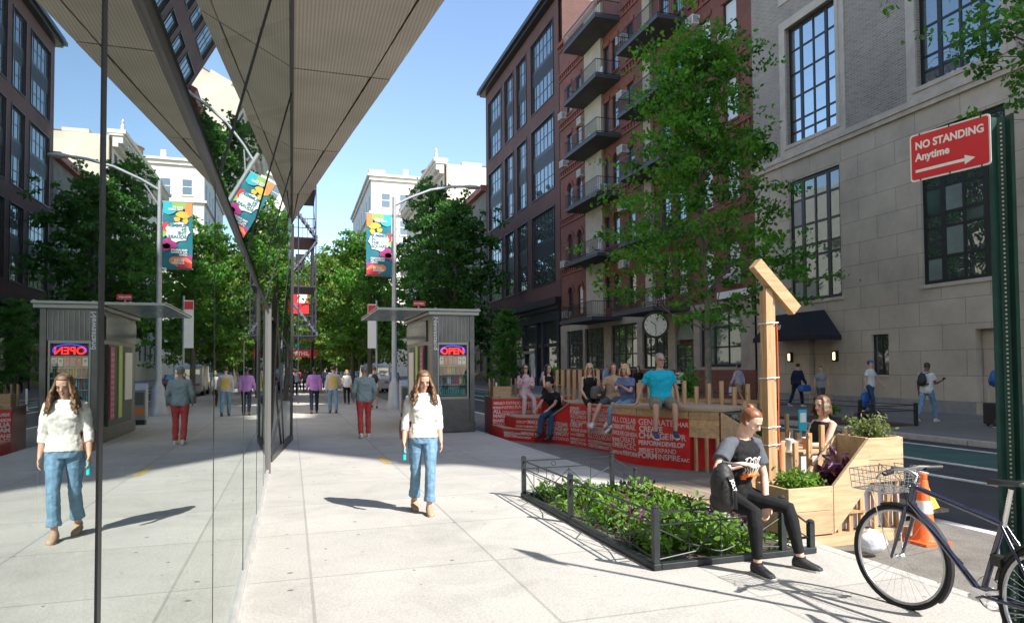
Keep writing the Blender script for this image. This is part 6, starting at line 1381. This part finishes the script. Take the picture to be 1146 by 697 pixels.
person('woman with tan top and crossed bare legs mostly hidden behind the short haired blonde woman',6.5,13.15,R(F-40),1.66,female=True,lod=1,seat=.88,legs=[((.3,1,-.3),(.35,.3,-1)),((.0,1,-.2),(.3,.2,-1))],arms=[((.2,.3,-.9),(-.1,.8,.4)),((-.2,.3,-.9),(.1,.8,.3))],head=(8,20),hair=('bob','hair_brown'),top=('c_tan','short'),bottom=('c_charcoal','shorts'),shoes=('shoe_white','sole_white'))
person('short haired blonde woman in patterned blue top and jeans seated with crossed legs',6.42,12.35,R(F-58),1.66,female=True,lod=1,seat=.86,lean=(0,.1,1),legs=[((.22,1,-.3),(-.1,.25,-1)),((-.1,1,-.05),(.35,.25,-1))],arms=[((.1,.6,-.75),(-.15,.75,.65)),((-.1,.5,-.8),(.2,.85,.4))],head=(6,0),hair=('bob','hair_blonde'),top=('c_bluepat','short'),bottom=('denim','tight'),shoes=('shoe_white','sole_white'))
# bystanders on the far pavement
person('man in black walking away on the far pavement between the blonde women',17.4,37.4,R(10),1.74,lod=2,hair=('short','hair_black'),top=('c_black','jacket'),bottom=('c_black','long'))
person('man in light blue shirt walking away along the far pavement',17.0,35.2,R(5),1.78,lod=2,hair=('short','hair_grey'),top=('c_ltblue','jacket'),bottom=('c_navy','long'))
person('man in dark blue shirt behind the woman with the tan bag',17.2,33.0,R(5),1.8,lod=2,hair=('short','hair_black'),top=('c_navy','jacket'),bottom=('c_black','long'))
T,J=person('dark haired woman in black crossing with a tan shoulder bag',14.9,27.6,R(150),1.7,female=True,lod=2,hair=('long','hair_black'),top=('c_black','three'),bottom=('c_black','long'))
handbag(J['P']+V((.24,0,.05)),.13,.34,.07,'c_tan',T,'tan shoulder bag of the woman in black',[J['P']+V((.24,.03,.2)),J['sh'][0]+V((0,.03,.05)),J['P']+V((.24,-.03,.2))])
person('woman in white blouse and black skirt walking behind the turquoise shirt man',16.6,26.9,R(-40),1.66,female=True,lod=2,hair=('bob','hair_dkbrown'),top=('c_white','short'),bottom=('c_black','skirt'))
T,J=person('man in lilac shirt and khaki shorts carrying a white bag on the far pavement',17.8,24.3,R(20),1.76,lod=2,hair=('short','hair_black'),top=('c_lilac','jacket'),bottom=('c_khaki','shorts'),skin='skin_tan')
handbag(J['wri'][1]+V((0,0,-.3)),.12,.36,.06,'c_offwhite',T,'white carrier bag in the hand of the man in the lilac shirt')
T,J=person('man in navy jacket with a duffel bag at the black awning door',19.3,22.6,R(F+95),1.78,lod=2,lean=(0,.12,1),legs=[((0,.35,-1),(0,.1,-1)),((0,-.3,-1),(0,-.5,-1))],hair=('short','hair_black'),top=('c_navy','jacket'),bottom=('c_navy','long'),shoes=('shoe_white','sole_white'))
handbag(J['wri'][0]+V((0,-.1,-.15)),.15,.26,.3,'bag_blue',T,'dark blue duffel bag carried by the man in navy')
T,J=person('woman in grey T-shirt walking out by the right hand wall lamp',18.95,20.9,R(F-30),1.64,female=True,lod=2,legs=[((0,.2,-1),(0,-.1,-1)),((0,-.2,-1),(0,-.3,-1))],arms=[((.25,.05,-1),(.1,.2,-1)),((-.25,.05,-1),(-.15,.2,-1))],hair=('short','hair_dkbrown'),top=('c_grey','short'),bottom=('c_charcoal','long'))
T,J=person('man in blue cap and pale T-shirt striding with a blue shopping bag',18.75,18.4,R(F+20),1.84,lod=2,legs=[((.05,.3,-1),(0,.0,-1)),((-.05,-.25,-1),(0,-.5,-1))],arms=[((.25,-.15,-1),(.1,-.05,-1)),((-.35,.35,-1),(-.25,.5,-.8))],hair=('short','hair_dkbrown'),hatc='bag_blue',top=('c_offwhite','short'),bottom=('denim_dark','long'),shoes=('shoe_brown','sole_dark'))
handbag(J['wri'][0]+V((0,0,-.42)),.22,.5,.09,'bag_blue',T,'large blue shopping bag carried by the man in the blue cap',[J['wri'][0]+V((-.08,0,-.2)),J['wri'][0]+V((0,0,-.03)),J['wri'][0]+V((.08,0,-.2))])
T,J=person('man in white T-shirt and ripped jeans walking while reading a phone',17.5,15.15,R(-82),1.76,lod=1,legs=[((.02,.42,-1),(0,.12,-1)),((-.02,-.30,-1),(0,-.62,-1))],arms=[((.1,.3,-1),(0,.95,.28)),((-.1,-.25,-1),(0,.1,-1))],head=(22,0),skin='skin_dark',hair=('short','hair_black'),top=('c_offwhite','short'),bottom=('denim_light','long'),shoes=('shoe_white','sole_white'))
place(backpack(T,J,s=.9),T,'black backpack of the man reading a phone','backpack')
o=MB(); o.box(-.04,.04,-.01,.08,-.006,.006); ph=o.build('phone','phone',None); hpz=T.matrix_basis@(J['wri'][0]+V((0,.13,.05))); ph.location=hpz; ph.rotation_euler=(R(35),0,R(-82)); tag(ph,'dark phone in the hand of the man in ripped jeans','phone')
T,J=person('man in turquoise shirt with a blue backpack half hidden behind the green sign post',17.3,12.75,R(-150),1.8,lod=2,hair=('short','hair_black'),top=('c_teal','short'),bottom=('c_charcoal','long'))
place(backpack(T,J,'bag_blue'),T,'blue backpack of the man behind the green sign post','backpack')
CASE=thing('suitcase','black wheeled suitcase by the doorway beside the green sign post','suitcase',(17.7,13.35,0)); MB().box(-.12,.12,-.2,.2,.06,.62).build('case','bag_black',CASE,bevel=.03); MB().tube([(0,-.12,.6),(0,-.12,1.0),(0,.12,1.0),(0,.12,.6)],.01,5).build('handle','rim',CASE); MB().lathe((0,-.15,.03),[(.03,-.02),(.03,.02)],10,axis='x').lathe((0,.15,.03),[(.03,-.02),(.03,.02)],10,axis='x').build('caster','black_plastic',CASE)
for (x,y,rz,t_,b_,l,fm) in [(17.5,56,10,'c_black','c_black','person in black walking by the dark storefront near the young tree',False),(19,58,190,'c_charcoal','c_navy','person in charcoal standing by the dark storefront',False),(12.9,34,175,'c_pink','c_navy','person in pink top behind the seated young women',True),(13.6,36,10,'c_ltblue','c_black','person in pale blue behind the seated young women',False),(.2,44,180,'c_white','c_black','person in white near the green awning',True),(.9,50,175,'c_charcoal','c_black','person in charcoal under the green awning',False),(.5,56,20,'c_red','c_navy','person in red beyond the green awning',False),(2.6,58,0,'c_navy','c_black','person in navy far up the left pavement',False),(1.7,66,0,'c_black','c_charcoal','person in black farthest up the left pavement',True),(-.1,38,190,'c_navy','c_black','person in navy beside the fire escape foot',False)]:
    person(l,x,y,R(rz),1.7,female=fm,lod=2,hair=('short' if not fm else 'bob',rnd.choice(['hair_black','hair_dkbrown'])),top=(t_,'jacket'),bottom=(b_,'long'),skin=rnd.choice(['skin_tan','skin_fair','skin_dark']))
